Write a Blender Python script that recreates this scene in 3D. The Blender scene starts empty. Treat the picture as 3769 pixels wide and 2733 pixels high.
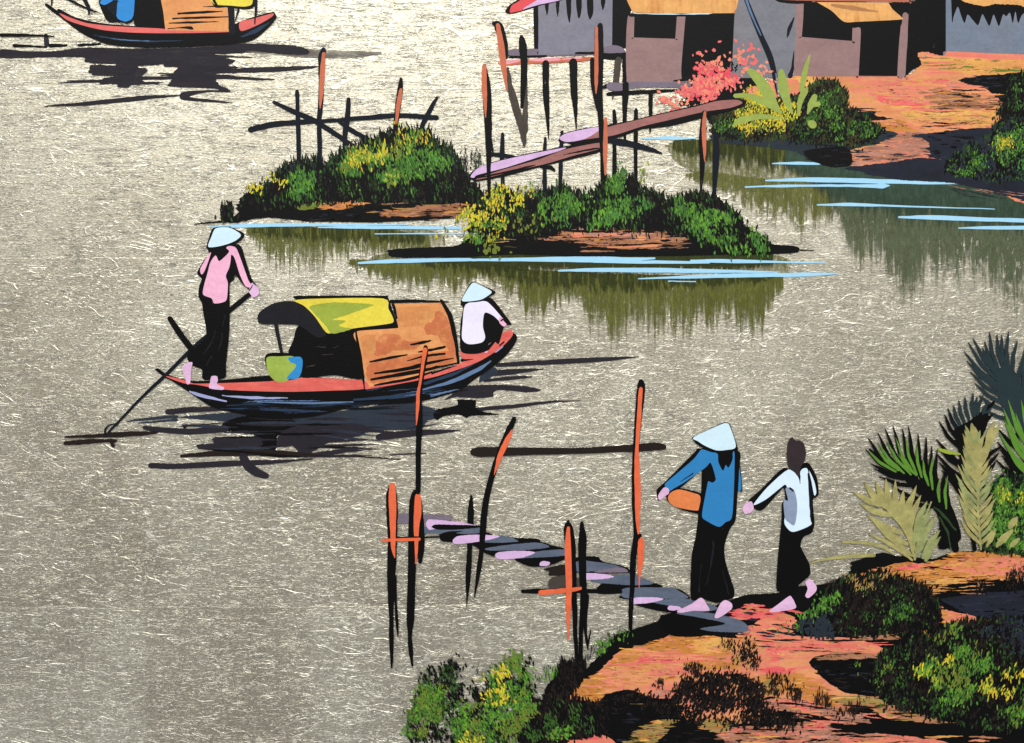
# A lacquer painting on silver leaf, lying flat and photographed from straight above.
# The panel is a real board; the leaf sheets and every brush-applied paint layer are real, thin
# relief on it (each layer a little higher than the one it was laid over), lit by a window.
import bpy, math, random
from mathutils import Vector
from mathutils.geometry import delaunay_2d_cdt
random.seed(11)
S = bpy.context.scene
COL = S.collection
K = 0.0002                       # metres per photograph pixel
CX, CY = 1884.5, 1366.5

# ------------------------------------------------------------------ camera, world, light, exposure
cam = bpy.data.cameras.new('camera'); cam_o = bpy.data.objects.new('camera', cam); COL.objects.link(cam_o)
CAM_H = 1.35
cam_o.location = (0, 0, CAM_H); cam_o.rotation_euler = (0, 0, 0)
cam.sensor_width = 36; cam.lens = 36 * CAM_H / (3769 * K); cam.clip_start = 0.05; cam.clip_end = 100
S.camera = cam_o
S.cycles.transparent_max_bounces = 48
W = bpy.data.worlds.new('World'); S.world = W; W.use_nodes = True
W.node_tree.nodes['Background'].inputs[0].default_value = (0.97, 0.98, 1.0, 1)
W.node_tree.nodes['Background'].inputs[1].default_value = 0.56
def area_lamp(name, loc, target, sx, sy, power, color):
    l = bpy.data.lights.new(name, 'AREA'); l.shape = 'RECTANGLE'; l.size = sx; l.size_y = sy
    l.energy = power; l.color = color
    o = bpy.data.objects.new(name, l); COL.objects.link(o); o.location = loc
    o.rotation_euler = (Vector(target) - Vector(loc)).to_track_quat('-Z', 'Y').to_euler()
    return o
area_lamp('window_light', (-0.08, 1.62, 3.0), (0.0, 0.1, 0), 2.5, 1.8, 84, (1.0, 0.995, 0.965))
S.view_settings.view_transform = 'Standard'; S.view_settings.look = 'None'
S.view_settings.exposure = 0.0; S.view_settings.gamma = 1.0

# ------------------------------------------------------------------ materials
def lin(c):
    return tuple(((v/255)/12.92 if v/255 <= 0.04045 else ((v/255+0.055)/1.055)**2.4) for v in c)
MATS = {}
def nd(nt, t, **kw):
    n = nt.nodes.new(t)
    for k, v in kw.items(): setattr(n, k, v)
    return n
def mapped(nt, scale, rot=0):
    g = nd(nt, 'ShaderNodeNewGeometry'); m = nd(nt, 'ShaderNodeMapping')
    m.inputs['Scale'].default_value = scale; m.inputs['Rotation'].default_value = (0, 0, rot)
    nt.links.new(g.outputs['Position'], m.inputs['Vector']); return m
def noise(nt, scale, sc=1.0, detail=3, rough=0.5, rot=0, kind='FBM'):
    m = mapped(nt, scale, rot); n = nd(nt, 'ShaderNodeTexNoise', noise_type=kind)
    n.inputs['Scale'].default_value = sc; n.inputs['Detail'].default_value = detail
    if 'Roughness' in n.inputs: n.inputs['Roughness'].default_value = rough
    nt.links.new(m.outputs[0], n.inputs['Vector']); return n
def ramp(nt, src, stops, interp='LINEAR'):
    r = nd(nt, 'ShaderNodeValToRGB'); r.color_ramp.interpolation = interp
    e = r.color_ramp.elements
    while len(e) < len(stops): e.new(0.5)
    for i, (p, c) in enumerate(stops):
        e[i].position = p; e[i].color = (*c, 1) if len(c) == 3 else c
    nt.links.new(src, r.inputs[0]); return r
def paint(name, rgb, var=0.07, mix=None, fade=False, streak=(60, 320, 60), alpha=None, cut=(0.38, 0.62), rough=0.38, rot=0, metal=0, spec=0.09):
    """brush paint: pigment varies a little in fine grain; mix = other pigments not fully stirred in"""
    m = bpy.data.materials.new(name); m.use_nodes = True; nt = m.node_tree
    b = nt.nodes['Principled BSDF']
    base = lin(rgb)
    if mix:
        n = noise(nt, streak, 1.0, 4, 0.62, rot)
        k = len(mix); stops = [(0.36, base)] + [(0.36 + 0.30*(i+1)/k, lin(c)) for i, c in enumerate(mix)]
        src = ramp(nt, n.outputs[0], stops).outputs[0]
    else:
        r = nd(nt, 'ShaderNodeRGB'); r.outputs[0].default_value = (*base, 1); src = r.outputs[0]
    g = noise(nt, (1, 1, 1), 420, 4, 0.65); g2 = noise(nt, (45, 110, 60), 1.0, 4, 0.6, rot)
    ga = nd(nt, 'ShaderNodeMath', operation='MULTIPLY_ADD'); ga.inputs[1].default_value = 0.5
    gb = nd(nt, 'ShaderNodeMath', operation='MULTIPLY'); gb.inputs[1].default_value = 0.5
    nt.links.new(g2.outputs[0], gb.inputs[0]); nt.links.new(g.outputs[0], ga.inputs[0]); nt.links.new(gb.outputs[0], ga.inputs[2])
    gr = ramp(nt, ga.outputs[0], [(0.36, (1-2.4*var,)*3), (0.64, (1+1.2*var,)*3)])
    mu = nd(nt, 'ShaderNodeMixRGB', blend_type='MULTIPLY'); mu.inputs[0].default_value = 1
    nt.links.new(src, mu.inputs[1]); nt.links.new(gr.outputs[0], mu.inputs[2])
    nt.links.new(mu.outputs[0], b.inputs['Base Color'])
    b.inputs['Roughness'].default_value = rough; b.inputs['Specular IOR Level'].default_value = spec
    b.inputs['Metallic'].default_value = metal
    bn = noise(nt, (1, 1, 1), 900, 3, 0.6); bp = nd(nt, 'ShaderNodeBump')
    bp.inputs['Strength'].default_value = 0.25; bp.inputs['Distance'].default_value = 0.0004
    nt.links.new(bn.outputs[0], bp.inputs['Height']); nt.links.new(bp.outputs[0], b.inputs['Normal'])
    if alpha:
        lo, hi, sc = alpha
        an = noise(nt, sc, 1.0, 5, 0.65)
        ar = ramp(nt, an.outputs[0], [(cut[0], (lo,)*3), (cut[1], (hi,)*3)])
        al = ar.outputs[0]
        if fade:                                   # film thickness laid down by the brush, thinning to the stroke's tip
            at = nd(nt, 'ShaderNodeAttribute', attribute_name='film'); mf = nd(nt, 'ShaderNodeMath', operation='MULTIPLY')
            nt.links.new(al, mf.inputs[0]); nt.links.new(at.outputs['Fac'], mf.inputs[1]); al = mf.outputs[0]
        nt.links.new(al, b.inputs['Alpha'])
    MATS[name] = m
    return m
P = paint
P('ink', (5, 4, 5), alpha=(0.35, 1.0, (520, 110, 60)), cut=(0.27, 0.33)); P('blue_ink', (14, 20, 30)); P('charcoal', (28, 28, 33)); P('brown_ink', (34, 26, 23))
P('wood_grey', (72, 64, 58), alpha=(0.8, 1.0, (500, 60, 60)))
P('hair', (52, 43, 45))
P('salmon', (224, 108, 102)); P('deck_red', (217, 94, 86), mix=[(226, 112, 100)])
P('canopy', (224, 150, 94), mix=[(228, 158, 98), (214, 134, 86)], streak=(24, 18, 20))
P('canopy_deep', (214, 122, 80), alpha=(0.1, 0.85, (70, 90, 60))); P('canopy_light', (231, 162, 98), alpha=(0.1, 0.85, (70, 90, 60)))
P('yellow', (230, 211, 74)); P('olive_green', (158, 172, 66)); P('pink', (243, 180, 208)); P('skin', (224, 182, 216))
P('hat_white', (209, 234, 246), var=0.03); P('shirt_white', (234, 228, 246), var=0.03); P('child_white', (216, 236, 250), var=0.03)
P('child_shade', (138, 152, 176)); P('blue', (48, 127, 186), var=0.04); P('bright_blue', (52, 136, 206), var=0.04)
P('bowl_green', (156, 178, 78)); P('bowl_blue', (50, 138, 200))
P('post_orange', (230, 106, 68)); P('post_dull', (200, 110, 80)); P('basket', (226, 130, 76))
P('lilac', (216, 180, 220)); P('plank_brown', (152, 102, 100), mix=[(168, 112, 104)]); P('slate', (86, 97, 114), mix=[(98, 106, 124)])
P('mauve', (122, 110, 124)); P('beam_pink', (236, 160, 170))
P('wall_grey', (126, 126, 141), mix=[(134, 130, 140)], streak=(8, 5, 5)); P('wall_brown', (150, 119, 117))
P('wall_blue', (128, 124, 128), mix=[(118, 122, 134)], streak=(14, 3, 5)); P('wall_steel', (114, 126, 144), mix=[(130, 130, 138)], streak=(12, 5, 5))
P('thatch', (222, 162, 94), mix=[(230, 172, 104), (208, 142, 78)], streak=(160, 24, 20)); P('tile_red', (226, 84, 88)); P('eave_brown', (182, 106, 82))
P('awning_shade', (180, 124, 80))
P('ripple', (164, 214, 242), var=0.03); P('hull_gleam', (96, 122, 158)); P('hull_gleam_dim', (40, 58, 82)); P('gleam_lilac', (160, 166, 206))
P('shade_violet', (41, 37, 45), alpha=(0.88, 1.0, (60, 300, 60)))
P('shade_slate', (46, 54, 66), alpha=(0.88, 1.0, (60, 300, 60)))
P('shade_wash', (112, 104, 96), alpha=(0.35, 0.9, (30, 260, 60)))
OL = (900, 30, 60)
P('glaze_olive', (104, 106, 44), fade=True, alpha=(0.28, 0.92, (420, 120, 60)), spec=0.15)
P('glaze_olive_thin', (122, 124, 66), fade=True, alpha=(0.0, 0.85, (600, 120, 60)), spec=0.15)
P('glaze_green', (98, 108, 76), fade=True, alpha=(0.25, 0.95, (380, 120, 60)), spec=0.15)
P('glaze_green_thin', (104, 114, 86), fade=True, alpha=(0.0, 0.8, (500, 120, 60)), spec=0.15)
P('glaze_deep', (62, 68, 32), fade=True, alpha=(0.45, 0.95, (300, 100, 60)))
P('glaze_teal', (62, 82, 66), fade=True, alpha=(0.6, 0.97, (300, 100, 60)))
P('earth', (218, 140, 92), mix=[(226, 154, 104), (228, 128, 108), (206, 146, 84)], streak=(14, 60, 20))
P('earth_gold', (232, 178, 98), mix=[(222, 160, 84), (238, 150, 110)], streak=(16, 70, 20))
P('earth_pink', (230, 118, 106), mix=[(228, 142, 110)], streak=(20, 90, 20)); P('earth_red', (232, 92, 98), mix=[(232, 116, 104)], streak=(20, 90, 20))
P('earth_ochre', (194, 122, 56), mix=[(208, 140, 72)], streak=(18, 60, 20)); P('earth_brown', (150, 98, 66), mix=[(180, 124, 88), (112, 76, 54)], streak=(20, 160, 20))
P('earth_khaki', (170, 142, 82), mix=[(140, 118, 62)], streak=(20, 120, 20)); P('earth_dusk', (196, 142, 124), mix=[(176, 120, 100), (150, 104, 84)], streak=(24, 200, 20))
P('night', (8, 7, 8)); P('night_blue', (36, 40, 54), mix=[(30, 32, 40)], streak=(30, 60, 20)); P('night_slate', (40, 48, 56))
P('green', (80, 128, 46)); P('green_bright', (106, 156, 50)); P('green_cold', (70, 128, 66)); P('green_dark', (42, 66, 34)); P('olive', (110, 122, 46))
P('leaf_yellow', (218, 200, 50)); P('leaf_gold', (204, 174, 52)); P('lime', (158, 174, 58)); P('moss', (60, 58, 28))
P('coral', (232, 112, 110)); P('coral_warm', (238, 142, 114)); P('coral_red', (232, 84, 96))
P('banana', (152, 168, 82)); P('palm_slate', (38, 52, 56)); P('palm_green', (92, 138, 48)); P('khaki', (176, 168, 106), alpha=(0.62, 1.0, (120, 120, 60))); P('khaki_cool', (158, 164, 106), alpha=(0.62, 1.0, (120, 120, 60)))
P('tan', (196, 152, 84)); P('green_mid', (60, 98, 38)); P('green_deep', (32, 52, 24)); P('board', (22, 16, 14), rough=0.3)

def silver_leaf():
    m = bpy.data.materials.new('silver_leaf'); m.use_nodes = True; nt = m.node_tree; b = nt.nodes['Principled BSDF']
    L = nt.links.new
    def math_(op, a, c=None, d=None, clamp=False):
        n = nd(nt, 'ShaderNodeMath', operation=op); n.use_clamp = clamp
        for i, q in enumerate((a, c, d)):
            if q is None: continue
            if isinstance(q, (int, float)): n.inputs[i].default_value = q
            else: L(q, n.inputs[i])
        return n.outputs[0]
    def crease(scale, rot, width, lo, hi, mscale):
        n = noise(nt, scale, 1.0, 3, 0.55, math.radians(rot)); n.inputs['Distortion'].default_value = 0.7
        d = math_('ABSOLUTE', math_('SUBTRACT', n.outputs[0], 0.5))
        r = ramp(nt, d, [(0.0, (1, 1, 1)), (width, (0, 0, 0))])
        k = noise(nt, mscale, 1.0, 4, 0.65, math.radians(rot)); q = ramp(nt, k.outputs[0], [(lo, (0, 0, 0)), (hi, (1, 1, 1))])
        return math_('MULTIPLY', r.outputs[0], q.outputs[0])
    b.inputs['Metallic'].default_value = 1.0
    c1 = crease((50, 300, 60), 7, 0.020, 0.40, 0.62, (60, 120, 60)); c4 = crease((40, 330, 60), -9, 0.018, 0.44, 0.62, (50, 90, 60))
    c2 = crease((38, 240, 60), -26, 0.020, 0.42, 0.64, (50, 110, 60))
    c3 = crease((14, 44, 60), -18, 0.010, 0.42, 0.58, (70, 90, 60))       # a few long folds
    vs_ = noise(nt, (1300, 90, 60), 1.0, 4, 0.65, math.radians(3)); vd = ramp(nt, vs_.outputs[0], [(0.60, (0, 0, 0)), (0.72, (1, 1, 1))])
    g = noise(nt, (420, 1100, 60), 1.0, 5, 0.75, math.radians(8)); big = noise(nt, (1, 1, 1), 9, 4, 0.6)
    f = noise(nt, (1, 1, 1), 1500, 2, 0.6)
    cr = math_('MAXIMUM', math_('MAXIMUM', c1, c2), math_('MAXIMUM', c3, c4))
    h = math_('MULTIPLY_ADD', g.outputs[0], 0.46, math_('MULTIPLY_ADD', f.outputs[0], 0.22, cr))
    bp = nd(nt, 'ShaderNodeBump'); bp.inputs['Strength'].default_value = 1.0; bp.inputs['Distance'].default_value = 0.00016
    L(h, bp.inputs['Height']); L(bp.outputs[0], b.inputs['Normal'])
    # tarnish: the leaf is dull and warm in its hollows; glints on its creases are painted into the colour
    tone = math_('ADD', math_('MULTIPLY', g.outputs[0], 0.8), math_('MULTIPLY', big.outputs[0], 0.2))
    t = ramp(nt, tone, [(0.36, (0.258, 0.226, 0.170)), (0.50, (0.405, 0.374, 0.298)), (0.63, (0.65, 0.635, 0.54))])
    mx = nd(nt, 'ShaderNodeMixRGB'); L(math_('MULTIPLY', cr, 0.55), mx.inputs[0]); L(t.outputs[0], mx.inputs[1]); mx.inputs[2].default_value = (0.93, 0.92, 0.80, 1)
    m2 = nd(nt, 'ShaderNodeMixRGB'); L(math_('MULTIPLY', vd.outputs[0], 0.45), m2.inputs[0]); L(mx.outputs[0], m2.inputs[1]); m2.inputs[2].default_value = (0.22, 0.215, 0.17, 1)
    sh = nd(nt, 'ShaderNodeMixRGB', blend_type='MULTIPLY'); sh.inputs[0].default_value = 1; L(m2.outputs[0], sh.inputs[1])
    oi0 = nd(nt, 'ShaderNodeObjectInfo'); so = ramp(nt, oi0.outputs['Random'], [(0, (0.94, 0.925, 0.90)), (1, (1.02, 1.02, 1.01))]); L(so.outputs[0], sh.inputs[2])
    L(sh.outputs[0], b.inputs['Base Color'])
    rr = ramp(nt, big.outputs[0], [(0.3, (0.31,)*3), (0.7, (0.39,)*3)]); oi = nd(nt, 'ShaderNodeObjectInfo'); L(math_('MULTIPLY_ADD', oi.outputs['Random'], 0.03, math_('SUBTRACT', rr.outputs[0], 0.025)), b.inputs['Roughness'])
    MATS['silver_leaf'] = m
silver_leaf()

# ------------------------------------------------------------------ geometry helpers
TILE = dict(A=(0,0), B=(880,0), C=(1760,0), D=(2635,0), E=(0,640), F=(880,640), G=(1760,640), H=(2635,640),
            I=(200,1280), J=(1334,1340), K=(2200,1450), L=(2635,1200), M=(1334,1911), N=(2000,1911), O=(2635,1911), Q=(0,1911))
def pts(s):
    """'A 10,20 30,40,6 B 5,5' -> photograph pixels [(x, y, w)], half-pixel units counted from each tile's corner"""
    out = []; t = None
    for tok in s.split():
        if tok in TILE: t = TILE[tok]; continue
        v = [float(q) for q in tok.split(',')]
        out.append((t[0] + v[0]/2, t[1] + v[1]/2, (v[2]/2 if len(v) > 2 else 0)))
    return out
def wx(x, y): return ((x - CX)*K, -(y - CY)*K)
HGT = [0.00017]
DZ = 9e-7
def next_h(step=DZ):
    HGT[0] += step; return HGT[0]
def catmull(p, closed, n=4):
    out = []; L = len(p)
    rng = range(L) if closed else range(L-1)
    for i in rng:
        if closed: a, b, c, d = p[i-1], p[i], p[(i+1) % L], p[(i+2) % L]
        else: a, b, c, d = p[max(i-1, 0)], p[i], p[i+1], p[min(i+2, L-1)]
        for k in range(n):
            t = k/n; q = []
            for e in range(len(b)):
                m1 = (c[e]-a[e])*0.42; m2 = (d[e]-b[e])*0.42
                t2 = t*t; t3 = t2*t
                q.append((2*t3-3*t2+1)*b[e] + (t3-2*t2+t)*m1 + (-2*t3+3*t2)*c[e] + (t3-t2)*m2)
            out.append(tuple(q))
    if not closed: out.append(tuple(p[-1]))
    return out
def resample(p, step, closed=True):
    out = []; L = len(p)
    for i in range(L if closed else L-1):
        a, b = p[i], p[(i+1) % L]
        d = math.hypot(b[0]-a[0], b[1]-a[1]); n = max(1, int(d/step))
        for k in range(n): out.append((a[0]+(b[0]-a[0])*k/n, a[1]+(b[1]-a[1])*k/n))
    return out
NEIGH = dict(earth=['earth_gold', 'earth_pink', 'earth_ochre'], earth_gold=['earth', 'earth_khaki', 'earth'], earth_pink=['earth', 'earth_red', 'earth_dusk', 'earth_gold'], earth_red=['earth_pink', 'earth', 'coral'],
             earth_ochre=['earth', 'earth_gold', 'earth_brown', 'earth_ochre'], earth_brown=['earth_dusk', 'earth_ochre', 'earth_dusk', 'brown_ink'], earth_khaki=['earth_gold', 'earth_brown', 'moss', 'earth_ochre'], earth_dusk=['earth_brown', 'earth_pink', 'earth'],
             night=['night', 'brown_ink', 'night_blue', 'night'], night_blue=['night', 'night_slate', 'night_blue'], night_slate=['night_blue', 'night', 'green_dark'])
MIXES = dict(green=['green', 'green_mid', 'green_mid', 'green_deep', 'green_bright'], green_bright=['green_bright', 'green', 'green', 'green_mid'], green_dark=['green_dark', 'green_deep', 'green_mid', 'night'], green_cold=['green_cold', 'green_mid', 'green'],
             leaf_yellow=['leaf_yellow', 'leaf_yellow', 'leaf_gold', 'lime'], leaf_gold=['leaf_gold', 'leaf_yellow', 'olive'], lime=['lime', 'olive', 'green'], night=['night', 'night', 'night', 'brown_ink'])
class MB:
    def __init__(s): s.v = []; s.f = []; s.m = []; s.slots = []; s.film = []
    def slot(s, mat):
        if mat not in s.slots: s.slots.append(mat)
        return s.slots.index(mat)
    def slab(s, ring, h, mat, film=None):
        """closed outline in photograph px -> raised paint film standing on the panel, rim rounded off"""
        if len(ring) < 3: return
        r2 = []
        for q in ring:
            if not r2 or math.hypot(q[0]-r2[-1][0], q[1]-r2[-1][1]) > 0.25: r2.append(q)
        if math.hypot(r2[0][0]-r2[-1][0], r2[0][1]-r2[-1][1]) <= 0.25: r2.pop()
        ring = r2
        if len(ring) < 3: return
        w = [wx(x, y) for x, y in ring]
        a = sum(w[i-1][0]*w[i][1] - w[i][0]*w[i-1][1] for i in range(len(w)))
        if a < 0: w.reverse()
        n = len(w); o = len(s.v); k = s.slot(mat)
        s.v += [(x, y, h) for x, y in w] + [(x, y, 0.0) for x, y in w]
        dv, de, df, _, _, _ = delaunay_2d_cdt([Vector((x, y))*1000 for x, y in w], [], [list(range(n))], 1, 1e-5)
        o2 = len(s.v); s.v += [(q[0]/1000, q[1]/1000, h) for q in dv]
        for t in df: s.f.append(tuple(o2+q for q in t)); s.m.append(k)
        if film: s.film.append((o, len(s.v), film))
        for i in range(n):
            j = (i+1) % n
            s.f.append((o+i, o+n+i, o+n+j, o+j)); s.m.append(k)
    def poly(s, st, mat, smooth=True, rough=0, streak=None, h=None):
        p = [(q[0], q[1]) for q in pts(st)]
        if smooth: p = catmull(p, True)
        if rough or streak:
            p = resample(p, 4); q = []; dx = 0
            for x, y in p:
                if streak:
                    if random.random() < 0.35: dx = random.gauss(0, streak/2)
                    q.append((x+dx, y+random.gauss(0, streak*0.06)))
                else: q.append((x+random.gauss(0, rough/2), y+random.gauss(0, rough/2)))
            p = q
        ys = [q[1] for q in p]; fl = (min(ys)+0.35*(max(ys)-min(ys)), max(ys)) if mat.startswith('glaze') else None
        s.slab(p, h or next_h(), mat, fl); return s
    def stroke(s, st, mat, rough=0.5, cap=True, h=None):
        p = pts(st)
        s.stroke_px(p, mat, rough, cap, h); return s
    def stroke_px(s, p, mat, rough=0.5, cap=True, h=None, film=None):
        c = catmull(p, False, 5); l = []; r = []; n = len(c)
        for i in range(n):
            a = c[max(i-1, 0)]; b = c[min(i+1, n-1)]
            dx, dy = b[0]-a[0], b[1]-a[1]; d = math.hypot(dx, dy) or 1
            nx, ny = -dy/d, dx/d; w = max(c[i][2], 0.8)/2
            l.append((c[i][0]+nx*w+random.gauss(0, rough/2), c[i][1]+ny*w+random.gauss(0, rough/2)))
            r.append((c[i][0]-nx*w+random.gauss(0, rough/2), c[i][1]-ny*w+random.gauss(0, rough/2)))
        ring = l
        if cap:
            a, b = c[-2], c[-1]; d = math.hypot(b[0]-a[0], b[1]-a[1]) or 1
            ux, uy = (b[0]-a[0])/d, (b[1]-a[1])/d; w = b[2]/2
            ring = ring + [(b[0]+ux*w*0.75 - uy*w*0.6, b[1]+uy*w*0.75 + ux*w*0.6), (b[0]+ux*w*0.95, b[1]+uy*w*0.95), (b[0]+ux*w*0.75 + uy*w*0.6, b[1]+uy*w*0.75 - ux*w*0.6)]
        ring = ring + r[::-1]
        if cap:
            a, b = c[1], c[0]; d = math.hypot(b[0]-a[0], b[1]-a[1]) or 1
            ux, uy = (b[0]-a[0])/d, (b[1]-a[1])/d; w = b[2]/2
            ring = ring + [(b[0]+ux*w*0.75 - uy*w*0.6, b[1]+uy*w*0.75 + ux*w*0.6), (b[0]+ux*w*0.95, b[1]+uy*w*0.95), (b[0]+ux*w*0.75 + uy*w*0.6, b[1]+uy*w*0.75 - ux*w*0.6)]
        s.slab(ring, h or next_h(), mat, film)
    def dabs(s, st, mats, cover=1.0, w=11, l=38, lean=-8, spread=14, out=10, soft=1.0):
        """many small dabs of a split brush over a region: each one a little ridge of paint"""
        p = [(q[0], q[1]) for q in pts(st)]
        area = abs(sum(p[i-1][0]*p[i][1]-p[i][0]*p[i-1][1] for i in range(len(p))))/2
        w *= 0.36; l *= 0.46; out /= 2; cover *= 1.7
        n = int(area*cover/(w*l*0.62))
        x0, x1 = min(q[0] for q in p), max(q[0] for q in p); y0, y1 = min(q[1] for q in p), max(q[1] for q in p)
        base = next_h(); made = 0; guard = 0
        # clumping: dabs gather round a few brush touches
        cl = []
        while len(cl) < max(4, n//18) and guard < 20000:
            guard += 1
            x, y = random.uniform(x0, x1), random.uniform(y0, y1)
            if inside(p, x, y): cl.append((x, y, random.choice(mats)))
        if not cl: return s
        for _ in range(n):
            cx, cy, mt = random.choice(cl)
            x = cx+random.gauss(0, w*2.6*soft)+random.gauss(0, out*0.35); y = cy+random.gauss(0, l*0.75*soft)+random.gauss(0, out*0.35)
            if not inside(p, x, y) and random.random() < 0.6: continue
            if random.random() < 0.15: mt = random.choice(mats)
            if mt in MIXES: mt = random.choice(MIXES[mt])
            ww = w*random.uniform(0.55, 1.35); ll = l*random.uniform(0.4, 1.25)
            a = math.radians(90+lean+random.gauss(0, spread)); ux, uy = math.cos(a), -math.sin(a); nx, ny = -uy, ux
            h = base+random.random()*3e-6
            o = len(s.v); k = s.slot(mt); b = random.uniform(-0.25, 0.25)*ww
            shp = [(-0.5, 0.0), (-0.3, 0.42), (0.12, 0.5), (0.5, 0.08+b*0.05), (0.15, -0.5), (-0.3, -0.36)]
            for (t, q) in shp:
                t += random.uniform(-0.08, 0.08); q += random.uniform(-0.1, 0.1)
                X, Y = wx(x+ux*ll*t+nx*ww*q, y+uy*ll*t+ny*ww*q); s.v.append((X, Y, h-1.5e-6))
            X, Y = wx(x, y); s.v.append((X, Y, h+2e-6))
            for i in range(6):
                j = (i+1) % 6
                s.f.append((o+i, o+j, o+6)); s.m.append(k)
            made += 1
        next_h(6e-6); return s
    def scumble(s, st, mat, dens=3.3):
        """a patch brushed in with many short level strokes, wet into its neighbours"""
        p = [(q[0], q[1]) for q in pts(st)]; near = NEIGH.get(mat, [mat])
        area = abs(sum(p[i-1][0]*p[i][1]-p[i][0]*p[i-1][1] for i in range(len(p))))/2
        x0, x1 = min(q[0] for q in p), max(q[0] for q in p); y0, y1 = min(q[1] for q in p), max(q[1] for q in p)
        n = int(area*dens*(1.0 if mat.startswith('night') else 1.5)/320)+4; base = next_h(); guard = 0; made = 0
        while made < n and guard < n*30:
            guard += 1
            x, y = random.uniform(x0, x1), random.uniform(y0, y1)
            if not inside(p, x, y): continue
            l = random.uniform(14, 62)*(1 if x1-x0 > 90 else 0.5); w = random.uniform(3, 9)
            a, c = inside(p, x-l*0.4, y), inside(p, x+l*0.4, y)
            if not (a and c) and random.random() < (0.55 if (a or c) else 0.9): continue
            m = mat if random.random() < 0.74 else random.choice(near)
            sl = random.gauss(0.01, 0.07); k = s.slot(m); o = len(s.v); h = base+random.random()*3e-6; bow = random.gauss(0, 1.2)
            for t, q in ((-0.5, 0.12), (-0.3, 0.8), (0.0, 1.0), (0.28, 0.7), (0.5, 0.06)):
                X = x+t*l; Y = y+t*l*sl+bow*(1-4*t*t); ww = w*q*random.uniform(0.75, 1.2)/2
                s.v.append((*wx(X, Y-ww), h)); s.v.append((*wx(X+random.gauss(0, 2), Y+ww), h))
            for i in range(4): s.f.append((o+2*i+1, o+2*i+3, o+2*i+2, o+2*i)); s.m.append(k)
            made += 1
        next_h(4e-6)
    def edge(s, st, mats, kw):
        """bristle marks flicked out over the rim of a dark mass"""
        p = resample([(q[0], q[1]) for q in pts(st)], 3.2); base = next_h()
        cx = sum(q[0] for q in p)/len(p); cy = sum(q[1] for q in p)/len(p)
        for x, y in p:
            up = 1.0 if y < cy else 0.35
            if random.random() > 0.95*up+0.05: continue
            a = math.radians(90+kw.get('lean', -8)+random.gauss(0, 16)); ux, uy = math.cos(a), -math.sin(a); nx, ny = -uy, ux
            L_ = kw.get('l', 38)*random.uniform(0.15, 0.8)*up; w = kw.get('w', 12)*random.uniform(0.12, 0.32)
            x += random.gauss(0, 3); y += random.gauss(0, 3); o = len(s.v); k = s.slot(random.choice(mats)); h = base+random.random()*3e-6
            for X, Y, z in [(x-nx*w, y-ny*w, 0), (x+nx*w, y+ny*w, 0), (x+ux*L_*0.6+nx*w*0.7, y+uy*L_*0.6+ny*w*0.7, 0), (x+ux*L_, y+uy*L_, -4e-6), (x+ux*L_*0.6-nx*w*0.7, y+uy*L_*0.6-ny*w*0.7, 0), (x-ux*w*3, y-uy*w*3, -2e-6)]:
                s.v.append((*wx(X, Y), h+z))
            s.f += [(o+5, o+1, o+2, o+3), (o+5, o+3, o+4, o)]; s.m += [k, k]
        next_h(4e-6)
    def build(s, name, parent=None, kind=None, label=None):
        me = bpy.data.meshes.new(name)
        org = parent
        while org is not None and org.parent is not None: org = org.parent
        ox, oy, oz = org.location if org is not None else (0, 0, 0)
        me.from_pydata([(x-ox, y-oy, z-oz) for x, y, z in s.v], [], s.f)
        for t in s.slots: me.materials.append(MATS[t])
        me.polygons.foreach_set('material_index', s.m); me.update()
        if any(t.startswith('glaze') for t in s.slots):
            vals = [1.0]*len(s.v)
            for a, e, (y0, y1) in s.film:
                for i in range(a, e):
                    u = min(1, max(0, (CY - s.v[i][1]/K - y0)/(y1-y0))); vals[i] = (1-u*u*(3-2*u))
            at = me.attributes.new('film', 'FLOAT', 'POINT'); at.data.foreach_set('value', vals)
        o = bpy.data.objects.new(name, me); COL.objects.link(o)
        if parent is not None: o.parent = parent
        if kind: o['kind'] = kind
        if label: o['label'] = label
        return o
def inside(p, x, y):
    c = False; j = len(p)-1
    for i in range(len(p)):
        if (p[i][1] > y) != (p[j][1] > y) and x < (p[j][0]-p[i][0])*(y-p[i][1])/(p[j][1]-p[i][1])+p[i][0]: c = not c
        j = i
    return c
def thing(name, label, cat, at, group=None):
    q = pts(at)[0]; x, y = wx(q[0], q[1])
    o = bpy.data.objects.new(name, None); COL.objects.link(o); o.empty_display_size = 0.01
    o.location = (x, y, 0); o['label'] = label; o['category'] = cat
    if group: o['group'] = group
    return o
def tag(o, label, cat, group=None):
    o['label'] = label; o['category'] = cat
    if group: o['group'] = group
    return o
def one(name, parent, mat, *shapes, rough=0, smooth=True, label=None, kind=None):
    b = MB()
    for s in shapes: b.poly(s, mat, smooth=smooth, rough=rough)
    return b.build(name, parent, kind, label)
def line(name, parent, mat, *shapes, rough=0.6, label=None):
    first = None
    for s in shapes:
        b = MB(); b.stroke(s, mat, rough=rough); x = b.build(name, parent, None, label); first = first or x
    return first
def post(parent, ink, *shapes, face=(), face_mat='post_dull', name='post', rough=1.0):
    b = MB()
    for s in shapes: b.stroke(s, ink, rough=rough)
    o = b.build(name, parent)
    for f in face: line('orange_face', o, face_mat, f, rough=0.8)  # orange paint down one face of the post
    return o
def sharp(s):   # double every point: straight edges and hard corners
    return s

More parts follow.
